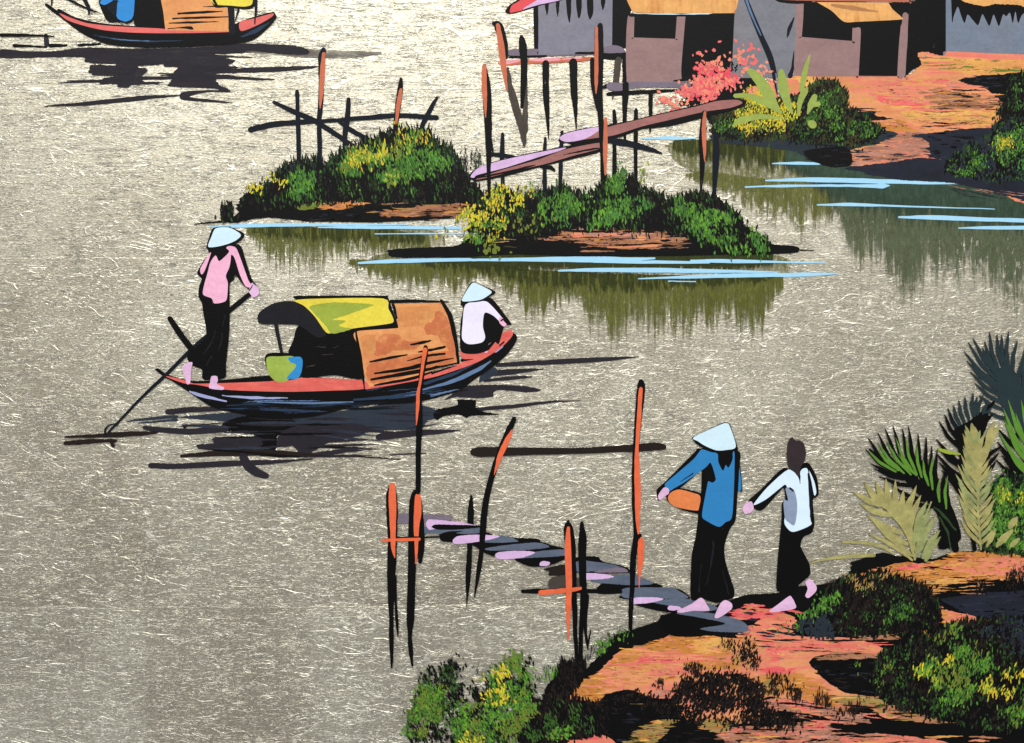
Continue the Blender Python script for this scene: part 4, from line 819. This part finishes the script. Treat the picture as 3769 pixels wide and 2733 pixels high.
dry(b, 'O', 1500, 400, 2000, 560, 18, ['night', 'earth_brown', 'earth_gold'], 3, 10, 100, 300)
dry(b, 'N', 600, 960, 1300, 1150, 18, ['earth_pink', 'earth', 'earth_gold'], 8, 24, 150, 400, 0.03)
dry(b, 'O', 400, 880, 1200, 990, 16, ['earth_pink', 'earth', 'earth_red', 'night'], 5, 16, 150, 420, 0.03)
near_bank = b.build('near_bank', None, 'structure')

# ------------------------------------------------------------------ jetty of stepping planks
t = thing('jetty', 'jetty of dark lilac tipped planks on short posts below the near sampan', 'jetty', 'N 880,720')
post(t, 'ink', 'J 800,970,16 798,1080,46 795,1200,44 790,1330,38 M 780,400,40 768,640,5')
def plank(*layers):
    o = None
    for m, s in layers:
        x = one('plank' if o is None else 'worn_face', t if o is None else o, m, s, rough=0.8)
        o = o or x
plank(('mauve', 'J 265,1105 450,1103 640,1110 642,1150 450,1165 270,1165'))
plank(('slate', 'J 450,1195 520,1205 700,1200 850,1195 862,1232 700,1242 450,1242'), ('lilac', 'J 468,1180 480,1148 520,1140 770,1170 850,1192 700,1190 530,1212 490,1216'), ('ink', 'J 510,1195 540,1178 620,1178 850,1185 855,1200 700,1215 560,1215'))
plank(('ink', 'M 565,115 650,85 900,88 1000,128 1270,140 1292,165 1000,182 840,200 800,182 650,166 590,160'), ('slate', 'M 690,98 820,72 880,95 780,105'), ('slate', 'M 880,165 1010,118 1125,142 1130,168'), ('lilac', 'M 665,158 700,122 850,110 1012,122 900,154 700,180'))
plank(('ink', 'M 848,192 1100,165 1290,160 1400,190 1485,212 1400,228 1000,255 970,272 895,242'), ('slate', 'M 905,212 1050,188 1290,168 1375,202 1200,222 950,227'))
plank(('ink', 'M 1120,290 1270,270 1490,265 1490,292 1400,330 1330,347 1220,342'), ('slate', 'M 1130,282 1270,236 1480,220 1490,264 1200,282'), ('lilac', 'M 978,268 1000,240 1150,228 1272,240 1180,278 1020,292'))
plank(('brown_ink', 'M 1338,362 1500,330 1560,400 1380,412 1375,382'), ('lilac', 'M 1303,322 1330,304 1378,312 1370,336 1315,342'), ('wood_grey', 'M 1366,470 1400,425 1500,415 1610,435 1612,490 1400,508'))
plank(('ink', 'M 1565,285 1650,270 1730,272 1772,310 1930,345 1960,390 1700,395 1570,385'), ('slate', 'M 1570,312 1650,302 1900,345 1700,378 1580,382'), ('mauve', 'M 1700,386 1830,356 1915,352 1945,386'))
plank(('ink', 'M 1725,505 1780,465 1950,448 2150,468 2202,495 1950,512 1900,542 1740,546'), ('slate', 'M 1680,448 1850,410 1990,405 2060,428 2140,470 2000,482 1760,466'), ('lilac', 'M 1598,425 1640,393 1780,400 1852,420 1760,437 1620,442'))
plank(('ink', 'N 570,560 900,520 1000,512 1082,576 1000,586 620,586'), ('slate', 'N 568,532 620,500 920,500 990,520 1062,578 800,580 600,576'))
plank(('ink', 'N 670,622 900,608 1020,640 985,682 850,672'), ('slate', 'N 780,602 900,586 1080,586 1290,652 1100,682 960,640'), ('lilac', 'N 648,602 680,572 820,572 882,585 780,612 660,620'), ('lilac', 'N 912,655 930,632 1000,640 1010,660 940,668'))
plank(('ink', 'N 858,725 950,685 1120,690 1340,760 1200,850 1000,860 900,830'), ('slate', 'N 980,690 1050,672 1250,690 1450,740 1512,805 1450,828 1250,822 1150,800 1340,765 1150,720'))
post(t, 'ink', 'J 215,890,34 215,960,78 220,1100,84 222,1280,68 215,1500,64 M 212,500,54 213,700,34 215,900,34 217,1090,10', 'M 235,420,36 246,600,16 255,750,22 262,860,6', face=['J 220,890,42 222,1000,56 225,1200,44 228,1350,30 240,1420,8'], face_mat='post_orange')
post(t, 'ink', 'J 385,935,30 390,1000,86 395,1150,108 368,1300,62 365,1500,60 M 360,500,56 355,720,58 350,850,30 355,950,36 368,1075,12', 'M 430,0,50 432,200,50 425,310,30', face=['J 408,970,42 408,1080,56 398,1200,40 398,1350,24 392,1465,8'], face_mat='post_orange')
line('crossbar', t, 'ink', 'J 250,1275,12 560,1268,12', rough=1); line('crossbar', t, 'post_orange', 'J 152,1296,22 250,1290,22 420,1285,22', rough=0.8)
post(t, 'ink', 'M 1615,25,24 1620,150,60 1618,300,56 1625,500,50 1625,560,44 1610,800,30 1605,1060,36', 'M 1650,560,36 1640,800,24 1660,955,12', 'M 1660,920,16 1680,810,6')
line('crossbar', t, 'ink', 'M 1180,528,28 1300,525,36 1560,525,30 1900,530,28', rough=1)
post(t, 'ink', 'M 1515,8,12 1515,60,66 1530,200,76 1545,400,60 1560,600,40 1570,900,30 1580,1060,28', face=['M 1515,60,22 1512,200,46 1520,500,44 1515,700,30 1515,885,5'], face_mat='post_orange')
line('crossbar', t, 'post_orange', 'M 1312,536,38 1500,520,34 1605,505,22', rough=0.8)
# tall mooring poles
G_ = 'tall poles round the jetty'
t = thing('mooring_pole', 'tall black and orange pole rising in front of the near sampan', 'pole', 'J 410,930', G_)
post(t, 'ink', 'J 465,-125,34 460,-60,42 440,60,40 425,200,34 420,450,42 412,650,38 410,940,36', face=['J 462,-108,34 445,0,24 425,140,18 412,200,24 408,300,26 398,445,8'], face_mat='post_orange', name='shaft')
t = thing('handrail', 'black rail lashed across the two tall poles left of the blue shirted person', 'rail', 'J 1500,640')
line('bar', t, 'brown_ink', 'J 822,645,60 900,645,74 1200,640,56 1600,635,44 2000,615,54 2150,605,60 2215,608,44', rough=1)
t = thing('mooring_pole', 'leaning black pole with an orange face crossing the left end of the rail', 'pole', 'J 885,1240', G_)
post(t, 'ink', 'J 1118,400,34 1085,470,44 1020,620,44 960,800,44 910,1000,46 885,1240,46 M 880,200,34 860,350,36 825,570,5', face=['J 1100,485,12 1060,570,40 1010,680,36 970,810,6'], face_mat='post_orange', name='shaft')
t = thing('mooring_pole', 'tallest black and orange pole, upright at the right end of the rail', 'pole', 'M 1970,800', G_)
post(t, 'ink', 'J 2050,130,42 2050,180,60 2025,450,50 2005,700,40 2005,1000,44 2015,1250,40 1995,1400,44 1990,1500,44 M 1985,480,36 1975,650,34 1972,810,26', 'J 2042,1255,24 2040,1300,40', face=['J 2048,180,28 2035,400,34 2020,600,24 2020,750,40 2025,950,44 2025,1150,30 2030,1245,12', 'J 2052,1275,14 2050,1310,46 2045,1450,40 2038,1550,16 2036,1640,5'], face_mat='post_orange', name='shaft')

# ------------------------------------------------------------------ the two walkers
t = thing('basket', 'round orange basket held under the arm of the blue shirted person', 'basket', 'K 640,850')
one('rim', t, 'ink', 'K 505,770 520,715 590,690 680,705 770,742 770,870 720,876 620,850 540,810'); one('weave', t, 'basket', 'K 515,760 540,720 600,700 700,725 752,750 748,846 690,852 580,830 530,800')
t = figure('person in a blue shirt and white conical hat walking off the jetty with a basket', 'K 820,1600',
  'K 740,400 1025,410 1045,520 1062,680 1055,720 1030,704 1014,920 972,990 932,1110 937,1220 972,1340 1004,1440 998,1490 960,1512 870,1534 760,1502 685,1502 690,1200 720,1050 738,910 736,870 756,770 764,600 752,566 605,690 520,722 452,784 434,704 500,640 720,418')
one('shirt', t, 'blue', 'K 748,420 770,405 830,425 880,438 886,500 920,562 940,520 960,540 990,480 992,430 1005,440 1000,700 985,905 940,940 890,975 800,932 768,905 770,850 800,690 812,640 840,650 866,622 830,505 790,540 640,645 560,692 520,714 492,664 560,600 700,480', 'K 1041,540 1056,690 1032,708 1036,620')
line('shirt_fold', t, 'ink', 'K 608,642,5 700,582,8', 'K 950,470,6 962,462,10', 'K 820,590,6 862,620,14', rough=1)
one('hand', t, 'skin', 'K 443,745 478,692 500,684 522,698 522,730 500,745 470,772 452,778')
one('foot', t, 'skin', 'K 585,1592 690,1540 748,1498 775,1505 800,1545 818,1590 700,1592 610,1606'); one('foot', t, 'skin', 'K 858,1636 900,1540 940,1513 985,1540 980,1582 892,1642')
line('trouser_fold', t, 'charcoal', 'K 850,1080,10 840,1200,14 800,1400,8', 'K 760,1250,6 740,1450,10', 'K 920,1300,6 960,1470,10', rough=2.5)
ht = one('hat', t, 'ink', 'K 693,320 720,306 910,214 942,208 972,224 1028,390 1022,410 960,424 870,420 780,398 720,360')
one('straw', ht, 'hat_white', 'K 705,315 910,220 945,214 968,230 1015,385 940,410 870,412 790,380 735,345')
t = figure('smaller person with dark hair and a white shirt walking behind, reaching a hand forward', 'K 1430,1590',
  'K 1380,540 1420,550 1520,505 1560,518 1612,620 1622,740 1582,772 1588,880 1592,960 1570,1022 1512,1050 1492,1120 1552,1240 1558,1330 1480,1400 1450,1462 1330,1452 1313,1400 1328,1160 1350,950 1356,800 1380,780 1368,690 1330,722 1210,852 1140,832 1112,780 1200,700 1330,568')
one('shirt', t, 'child_white', 'K 1150,800 1250,680 1400,553 1470,605 1488,660 1488,570 1520,543 1548,580 1560,900 1566,960 1440,1012 1390,982 1370,930 1400,800 1400,720 1380,665 1340,690 1240,770 1160,812', 'K 1552,560 1590,640 1606,720 1590,742 1570,640')
one('shirt_shade', t, 'child_shade', 'K 1365,782 1398,780 1380,690 1440,700 1465,800 1460,900 1442,965 1400,940 1375,910', label='grey painted shade of the shirt')  # shade on the white shirt, painted as a grey shape
line('shirt_fold', t, 'blue_ink', 'K 1548,585,14 1562,760,20 1566,900,14', 'K 1485,600,10 1486,655,5', 'K 1412,690,14 1436,712,12', rough=1)
one('hand', t, 'skin', 'K 1063,842 1085,803 1108,792 1132,790 1146,840 1125,868 1105,876 1080,878'); 
one('foot', t, 'skin', 'K 1263,1592 1330,1540 1408,1483 1430,1500 1446,1530 1450,1575 1300,1602'); one('foot', t, 'skin', 'K 1525,1382 1560,1358 1606,1410 1602,1450 1550,1497 1525,1482 1542,1430')
one('hair', t, 'hair', 'K 1393,500 1390,430 1400,350 1430,315 1440,330 1462,342 1480,338 1512,362 1530,430 1520,490 1490,540 1476,606 1440,570 1410,550', rough=0.8)

# ------------------------------------------------------------------ near plants
bush('bush', 'big green and yellow bush at the water edge below the jetty posts', 'bush', 'M 800,1640', [
 ('dark_foliage', ['M 390,1250 480,1080 620,1050 660,1150 600,1290 640,1420 520,1300', 'M 330,1620 400,1470 600,1500 600,1620', 'M 620,1180 820,1240 900,1180 880,1300 700,1400', 'M 900,1200 1200,1050 1250,1250 1300,1400 1240,1640 640,1700 700,1450'], ['night', 'night', 'green_dark'], 1.15, dict(w=18, l=48, lean=20, spread=16, out=16)),
 ('bank_foliage', ['M 1330,1300 1480,1060 1640,1060 1600,1200 1500,1300', 'M 1150,1680 1250,1350 1500,1320 1800,1380 1800,1570 1350,1640'], ['night', 'night', 'brown_ink'], 1.0, dict(w=16, l=44, lean=14, spread=16, out=16, solid='night')),
 ('twigs', ['M 680,1080 860,1070 860,1140 700,1120', 'M 1750,880 1700,1000 1640,1060 1600,1000'], ['night_slate'], 0.16, dict(w=7, l=40)),
 ('dark_sprigs', ['M 330,1620 330,1440 450,1260 620,1200 700,1300 680,1560 520,1640', 'M 560,1100 640,1050 860,1080 880,1220 660,1200'], ['night', 'green_dark', 'green_mid'], 0.6, dict(w=15, l=46, lean=24)),
 ('bank_sprigs', ['M 1180,1640 1250,1380 1450,1320 1700,1380 1700,1560'], ['green_dark', 'green_mid', 'night'], 0.45, dict(w=12, l=40, lean=16)),
 ('green_leaves', ['M 320,1600 330,1440 450,1260 560,1240 600,1400 560,1600', 'M 310,1460 360,1320 440,1220 560,1180 620,1260 480,1330 430,1470', 'M 650,1560 700,1400 850,1300 900,1190 1000,1040 1150,980 1230,1080 1200,1250 1300,1400 1200,1500 1000,1660 680,1700', 'M 280,1590 320,1500 360,1530 340,1610', 'M 1100,1030 1120,980 1180,980 1170,1040', 'M 1360,1600 1400,1530 1640,1500 1620,1580'], ['green', 'green_bright', 'green', 'olive'], 1.0, dict(w=17, l=38, lean=22, spread=18)),
 ('lime_leaves', ['M 1180,1180 1350,1060 1440,1110 1400,1180', 'M 1690,1020 1720,890 1850,800 1960,800 1920,900 1780,980'], ['green_bright', 'green'], 0.45, dict(w=14, l=40, lean=10)),
 ('yellow_leaves', ['M 820,1390 870,1280 1000,1210 1090,1220 1090,1330 960,1370', 'M 770,1570 900,1520 1050,1560 900,1650 680,1650', 'M 940,1090 1190,1060 1150,1150 950,1170', 'M 820,1190 900,1110 930,1140 850,1210'], ['leaf_yellow', 'leaf_yellow', 'lime', 'olive'], 0.5, dict(w=17, l=38, lean=22, spread=18))])
bush('bush', 'dark rounded bush on the red bank just behind the smaller person', 'bush', 'O 1000,850', [
 ('dark_foliage', 'O 640,735 690,665 800,600 820,500 960,450 1200,400 1320,430 1560,520 1650,680 1600,800 1300,840 1000,850 860,810 640,740', ['night', 'night', 'green_dark', 'brown_ink'], 1.2, dict(w=18, l=42, lean=-10, solid='night')),
 ('shadow_foliage', 'O 590,800 640,720 800,720 880,800 840,870 680,860', ['night_slate'], 1.4, dict(w=26, l=40)),
 ('green_leaves', ['O 650,680 800,590 820,500 940,460 930,560 850,640 760,710 640,740 540,700', 'O 470,770 560,740 600,790 520,800'], ['green', 'green_bright', 'green'], 0.75, dict(w=16, l=38, lean=10, spread=18)),
 ('dull_leaves', 'O 1180,640 1450,590 1450,690 1300,760 1190,720', ['green_dark', 'green', 'green_mid'], 0.8, dict(w=14, l=40)),
 ('tan_tips', ['O 940,480 1000,400 1250,400 1300,450 1150,500 1000,530', 'O 910,380 950,380 960,440 930,440', 'O 1040,580 1100,550 1100,580'], ['tan', 'earth_khaki', 'brown_ink'], 0.35, dict(w=9, l=34))])
bush('bush', 'spreading dark bush with yellow and green leaves at the lower right edge', 'bush', 'O 1800,1500', [
 ('dark_foliage', ['O 1200,1010 1600,860 1800,760 2268,750 2440,750 2440,1500 2100,1540 1700,1480 1300,1360 1140,1240'], ['night', 'night', 'green_dark', 'brown_ink'], 1.2, dict(w=20, l=44, solid='night')),
 ('blue_shadow', 'O 1860,790 2000,750 2440,760 2440,1080 2200,1040 2000,900', ['night_blue', 'night', 'night_slate'], 0.7, dict(w=24, l=44)),
 ('green_leaves', ['O 1600,960 1680,780 1790,740 1760,900 1880,950 2060,970 2000,1100 1860,1150 1900,1290 1760,1390 1650,1340 1560,1180 1480,1110', 'O 2090,1390 2268,1310 2440,1310 2440,1620 2268,1570 2150,1450'], ['green', 'green_bright', 'green', 'olive'], 0.85, dict(w=16, l=44, lean=-12, spread=14)),
 ('dull_leaves', ['O 990,1080 1040,1030 1090,1050 1060,1090', 'O 1180,1140 1330,990 1390,1020 1340,1110 1200,1160', 'O 1150,1240 1180,1180 1220,1200 1180,1260'], ['green_dark', 'green', 'olive'], 0.45, dict(w=13, l=36)),
 ('yellow_leaves', ['O 1450,1110 1520,1040 1640,1010 1750,1010 1690,1130 1600,1230 1560,1160', 'O 1840,1210 1980,1090 2040,1170 2060,1280 2000,1310 1900,1240', 'O 2070,1110 2268,1120 2268,1170 2200,1220 2080,1140', 'O 2050,1280 2230,1210 2200,1300 2080,1360'], ['leaf_yellow', 'leaf_yellow', 'lime'], 0.42, dict(w=13, l=42, lean=-14, spread=16))])
bush('bush', 'black heaped bush in the middle of the red and ochre foreground bank', 'bush', 'N 1250,1480', [
 ('foliage', ['N 780,1390 860,1330 960,1290 1000,1185 1060,1150 1200,1120 1300,1140 1400,1110 1500,1150 1560,1190 1640,1240 1640,1310 1590,1340 1730,1395 1720,1440 1890,1490 1880,1508 1450,1520 1150,1490 950,1470 780,1420', 'N 540,1340 560,1290 660,1255 740,1300 880,1350 860,1390 680,1380'], ['night', 'night', 'night', 'brown_ink'], 1.7, dict(w=18, l=44, spread=20, lean=-14, out=22)),
 ('twig_tips', ['N 1020,1170 1040,1060 1240,1050 1400,1100 1200,1150', 'N 780,1240 800,1165 960,1180 980,1250', 'N 1480,1150 1640,1200 1680,1300 1560,1260', 'N 1640,1400 1760,1380 1900,1480 1750,1480'], ['night', 'brown_ink'], 0.5, dict(w=9, l=36))])
bush('shrub', 'small round tan and black shrub on the ochre slope in front of the smaller person', 'shrub', 'N 1470,1090', [
 ('foliage', 'N 1335,890 1500,855 1590,920 1580,1050 1490,1115 1400,1060', ['night', 'night', 'brown_ink', 'tan'], 1.0, dict(w=12, l=38, lean=-10))])
G2 = 'dark grass tufts on the ochre slope'
bush('grass_tuft', 'dark grass tuft on the ochre slope right of the heaped black bush', 'grass tuft', 'N 1800,1310', [('blades', 'N 1640,1290 1680,1150 1860,1170 1920,1330 1760,1310', ['night', 'brown_ink'], 0.8, dict(w=10, l=52, spread=10))], G2)
bush('grass_tuft', 'smaller dark grass tuft on the ochre slope, nearer the bottom right bush', 'grass tuft', 'N 2040,1370', [('blades', ['N 1950,1350 1990,1260 2110,1280 2130,1380', 'O 880,1440 920,1350 1060,1340 1100,1430 1000,1440'], ['night', 'brown_ink'], 0.8, dict(w=10, l=50, spread=10))], G2)
bush('shrub', 'brown black dry shrub on the right edge beside the blue shade of the bank', 'shrub', 'O 2220,500', [('foliage', ['O 2110,500 2130,400 2268,340 2440,320 2440,520 2200,520', 'O 1880,460 1990,450 2000,520 1900,540'], ['night', 'brown_ink', 'brown_ink', 'earth_brown'], 0.9, dict(w=11, l=38))])

# palms: every leaflet its own piece
def leaflet(parent, x, y, tx, ty, w, mat, bend=0.06):
    b = MB(); mx, my = (x+tx)/2+(ty-y)*bend, (y+ty)/2-(tx-x)*bend
    ox, oy = TILE['L']
    b.stroke_px([(ox+x/2, oy+y/2, w*0.30), (ox+(x+mx)/4, oy+(y+my)/4, w*0.5), (ox+mx/2, oy+my/2, w*0.5), (ox+(mx+tx)/4, oy+(my+ty)/4, w*0.36), (ox+tx/2, oy+ty/2, 0.9)], mat, rough=0.5)
    return b.build('leaflet', parent)
def rib(parent, s, mat): return line('frond', parent, mat, s, rough=0.6)
t = thing('palm', 'dark slate blue palm, farthest of the palms and tallest at the right edge', 'palm', 'L 2230,900')
f = rib(t, 'L 2400,1000,30 2200,640,26 2140,420,26 2120,250,10', 'palm_slate')
b = MB(); b.poly('L 2060,420 2070,330 2140,270 2200,340 2240,420 2300,700 2210,760 2130,640 2080,540', 'palm_slate'); b.build('frond_base', t)
for tip, base in [((1825, 185), (2080, 440)), ((1845, 255), (2090, 470)), ((1870, 335), (2100, 520)), ((1905, 420), (2110, 570)), ((1855, 120), (2070, 400)), ((1890, 90), (2080, 370)), ((2010, 45), (2080, 330)), ((1975, 115), (2070, 350)), ((2065, 60), (2110, 310)), ((2100, 65), (2130, 300)), ((2150, 40), (2150, 310)), ((2215, 105), (2180, 340)), ((1935, 510), (2120, 620)), ((1990, 620), (2160, 690)), ((1960, 160), (2060, 360)), ((1920, 290), (2080, 480))]: leaflet(f, *base, *tip, 27, 'palm_slate')
f = rib(t, 'L 2400,700,30 2268,480,26 2250,240,10', 'palm_slate')
for tip, base in [((2240, 260), (2230, 480)), ((2205, 420), (2240, 620)), ((2262, 180), (2268, 450)), ((2300, 230), (2290, 480)), ((2360, 260), (2320, 500)), ((2190, 320), (2200, 520))]: leaflet(f, *base, *tip, 27, 'palm_slate')
t = thing('palm', 'black palm with narrow fingers between the slate palm and the green striped palm', 'palm', 'L 1900,1500')
f = rib(t, 'L 2040,560,20 1960,640,36 1840,760,60 1760,860,30', 'ink')
for tip, base, m in [((1640, 700), (1790, 900), 'ink'), ((1680, 650), (1780, 840), 'ink'), ((1705, 605), (1790, 780), 'blue_ink'), ((1745, 580), (1800, 740), 'palm_slate'), ((1785, 545), (1830, 720), 'palm_slate'), ((1830, 520), (1860, 690), 'palm_slate'), ((1890, 490), (1890, 660), 'palm_slate'), ((1965, 505), (1920, 650), 'palm_slate'), ((1995, 560), (1960, 660), 'palm_slate'), ((1920, 520), (1900, 660), 'palm_slate'), ((2030, 590), (1960, 700), 'palm_slate'), ((2040, 640), (1950, 760), 'ink')]: leaflet(f, *base, *tip, 26, m)
f = rib(t, 'L 1900,1640,30 1860,1300,34 1830,1080,50 1800,900,40 1760,800,20', 'ink')
b = MB(); b.poly('L 1750,760 1900,680 2000,640 1980,760 1900,900 1880,1100 1850,1150 1800,960 1770,860', 'ink'); b.build('frond_base', t)
for tip, base in [((1620, 830), (1800, 1010)), ((1640, 900), (1820, 1050)), ((1620, 935), (1830, 1130)), ((1640, 1000), (1840, 1190)), ((1660, 1060), (1860, 1240)), ((2100, 880), (1960, 1000)), ((2080, 930), (1960, 1100)), ((2060, 990), (1960, 1180)), ((2050, 780), (1930, 920)), ((2010, 820), (1930, 980)), ((1700, 1080), (1870, 1300)), ((2080, 760), (1980, 830)), ((1680, 1000), (1850, 1220))]: leaflet(f, *base, *tip, 28, 'ink')
t = thing('palm', 'green and black striped palm fan leaning left over the khaki fronds', 'palm', 'L 1690,1500')
f = rib(t, 'L 1130,905,14 1330,1080,30 1520,1170,50 1680,1330,60 1760,1640,50', 'ink')
b = MB(); b.poly('L 1380,1110 1500,1130 1600,1180 1720,1300 1800,1560 1640,1640 1640,1420 1560,1300 1450,1200', 'ink'); b.build('frond_base', t)
T_ = [((1120, 822), (1330, 1090)), ((1190, 785), (1390, 1110)), ((1245, 755), (1430, 1120)), ((1300, 730), (1460, 1130)), ((1370, 755), (1480, 1130)), ((1415, 735), (1520, 1150)), ((1485, 790), (1550, 1170)), ((1545, 815), (1580, 1190)), ((1585, 885), (1610, 1210)), ((1625, 910), (1630, 1230)), ((1100, 905), (1330, 1080)), ((1138, 1010), (1400, 1110)), ((1160, 1048), (1440, 1130)), ((1198, 1103), (1470, 1180)), ((1290, 1175), (1560, 1290)), ((1365, 1255), (1580, 1330)), ((1680, 1060), (1680, 1300)), ((1700, 1120), (1720, 1360))]
for tip, base in T_: leaflet(f, *base, *tip, 30, 'ink')
for (a, c) in [((1105, 905), (1320, 1070)), ((1190, 860), (1380, 1080)), ((1255, 850), (1430, 1090)), ((1320, 820), (1450, 1080)), ((1390, 810), (1475, 1090)), ((1340, 940), (1470, 1095)), ((1475, 870), (1510, 1110)), ((1520, 980), (1560, 1170)), ((1590, 960), (1590, 1200)), ((1700, 1100), (1690, 1340)), ((1640, 1120), (1640, 1290)), ((1180, 900), (1340, 1060))]: leaflet(f, c[0], c[1], a[0], a[1], 21, 'palm_green')
line('frond_shadow', t, 'green_dark', 'L 1600,1330,10 1680,1400,20 1760,1500,10', 'L 1640,1400,8 1700,1520,16 1720,1640,8', rough=2)
line('lime_spot', t, 'lime', 'L 1640,905,20 1700,925,26 1790,940,12', rough=1)
t = thing('palm', 'green palm blades over dark ones at the right edge above the bright green bush', 'palm', 'L 2330,1250')
f = rib(t, 'L 2420,1300,20 2300,1050,36 2200,800,30', 'ink')
for tip, base in [((2070, 750), (2300, 960)), ((2070, 850), (2300, 1090)), ((2100, 950), (2330, 1170)), ((2060, 980), (2300, 1200)), ((2130, 1030), (2360, 1230)), ((2085, 900), (2320, 1130))]: leaflet(f, *base, *tip, 30, 'ink')
for tip, base in [((2145, 540), (2330, 950)), ((2108, 600), (2320, 1000)), ((2080, 790), (2340, 1100)), ((2240, 540), (2360, 900)), ((2120, 690), (2330, 1060)), ((2270, 580), (2380, 920)), ((2180, 1060), (2380, 1230)), ((2200, 640), (2340, 960)), ((2110, 840), (2350, 1150))]: leaflet(f, *base, *tip, 30, 'palm_green')
bush('bush', 'bright green bush with yellow flecks at the right edge behind the tall khaki frond', 'bush', 'L 2200,1640', [
 ('dark_foliage', 'L 1960,1640 2000,1380 2050,1150 2110,1110 2440,1140 2440,1680 2268,1680', ['night', 'green_dark'], 0.9, dict(w=16, l=36, solid='green_dark')),
 ('green_leaves', 'L 1990,1480 2010,1330 2050,1150 2110,1120 2440,1140 2440,1640 2268,1640 2080,1600', ['green_bright', 'green', 'green_bright'], 0.8, dict(w=18, l=36, spread=25)),
 ('yellow_leaves', ['L 2050,1200 2110,1140 2268,1160 2268,1320 2100,1310', 'L 2180,1440 2268,1400 2268,1480 2200,1480'], ['leaf_yellow', 'lime'], 0.32, dict(w=13, l=34)),
 ('shade_gaps', ['L 2100,1270 2268,1220 2268,1360 2150,1330', 'L 2100,1520 2268,1480 2268,1560'], ['night', 'green_dark'], 0.3, dict(w=10, l=26))])
t = thing('palm', 'pale khaki palm fan with arching blades, nearest the smaller person', 'palm', 'L 1460,1710')
f = rib(t, 'L 1160,1230,20 1300,1370,50 1400,1500,40 1460,1715,14', 'khaki')
b = MB(); b.poly('L 1230,1310 1300,1330 1400,1420 1450,1520 1465,1660 1420,1580 1340,1450 1270,1370', 'khaki'); b.build('frond_base', t)
for tip, base in [((1090, 1145), (1240, 1330)), ((1175, 1140), (1270, 1350)), ((1245, 1118), (1310, 1370)), ((1315, 1128), (1350, 1420)), ((1375, 1195), (1380, 1440)), ((1472, 1168), (1400, 1480)), ((1005, 1215), (1240, 1320)), ((1055, 1305), (1280, 1390)), ((1108, 1385), (1360, 1520)), ((1140, 1420), (1400, 1600)), ((1505, 1240), (1420, 1500)), ((1420, 1250), (1390, 1470)), ((1200, 1180), (1290, 1360))]: leaflet(f, *base, *tip, 44, 'khaki')
f = rib(t, 'L 1580,1290,8 1500,1500,20 1460,1715,12', 'khaki_cool')
for tip, base in [((1550, 1285), (1460, 1520)), ((1590, 1340), (1480, 1580)), ((1620, 1385), (1500, 1640)), ((1645, 1500), (1520, 1700)), ((1650, 1545), (1540, 1720)), ((1600, 1440), (1480, 1660)), ((1530, 1380), (1450, 1600))]: leaflet(f, *base, *tip, 42, 'khaki_cool')
for s in ['L 930,1588,10 1080,1590,24 1220,1620,24 1300,1670,14', 'L 1130,1530,8 1240,1580,26 1360,1650,34 1440,1720,14', 'O 690,322,5 800,292,14 960,270,26 1160,262,24', 'L 1240,1540,10 1340,1600,34 1440,1690,14']: line('blade', t, 'khaki', s, rough=1)
t = thing('palm', 'tall upright khaki palm frond like a feather beside the bright green bush', 'palm', 'L 1940,1645')
f = rib(t, 'L 1945,1640,14 1925,1400,16 1922,1200,22 1905,950,40 1890,760,16', 'khaki')
b = MB(); b.poly('L 1870,720 1900,740 1940,820 1955,960 1945,1120 1928,1230 1900,1160 1870,1020 1862,900', 'khaki', rough=1.5); b.build('frond_base', t)
ribp = [(0.0, 1940, 1600), (0.35, 1924, 1330), (0.65, 1915, 1080), (1.0, 1900, 860)]
for i in range(17):
    u = i/16
    for (a, b_) in zip(ribp, ribp[1:]):
        if a[0] <= u <= b_[0]:
            v = (u-a[0])/(b_[0]-a[0]); x = a[1]+(b_[1]-a[1])*v; y = a[2]+(b_[2]-a[2])*v
    ln = 120+150*math.sin(math.pi*min(1, 0.25+u*0.7))
    for sgn, k in ((-1, 1.0), (1, 0.72)):
        an = math.radians(random.uniform(34, 46) - 14*u); L_ = ln*k*random.uniform(0.85, 1.1)
        leaflet(f, x, y, x+sgn*math.sin(an)*L_, y-math.cos(an)*L_, 28, 'khaki' if random.random() < 0.7 else 'khaki_cool', bend=-0.05*sgn)
for tip, base in [((2050, 700), (1990, 860)), ((2090, 720), (2000, 900)), ((2040, 740), (1980, 960))]: leaflet(f, *base, *tip, 40, 'khaki')
t = thing('low_plant', 'few short khaki leaves at the foot of the bright green bush by the right edge', 'plant', 'L 2120,1640')
for s in ['L 2160,1470,40 2190,1430,50 2210,1405,14', 'L 2060,1620,14 2110,1560,56 2175,1500,20', 'L 1985,1620,12 2020,1560,34 2050,1490,8', 'L 2160,1620,16 2190,1590,40 2225,1560,12']: line('leaf', t, 'khaki', s, rough=1)
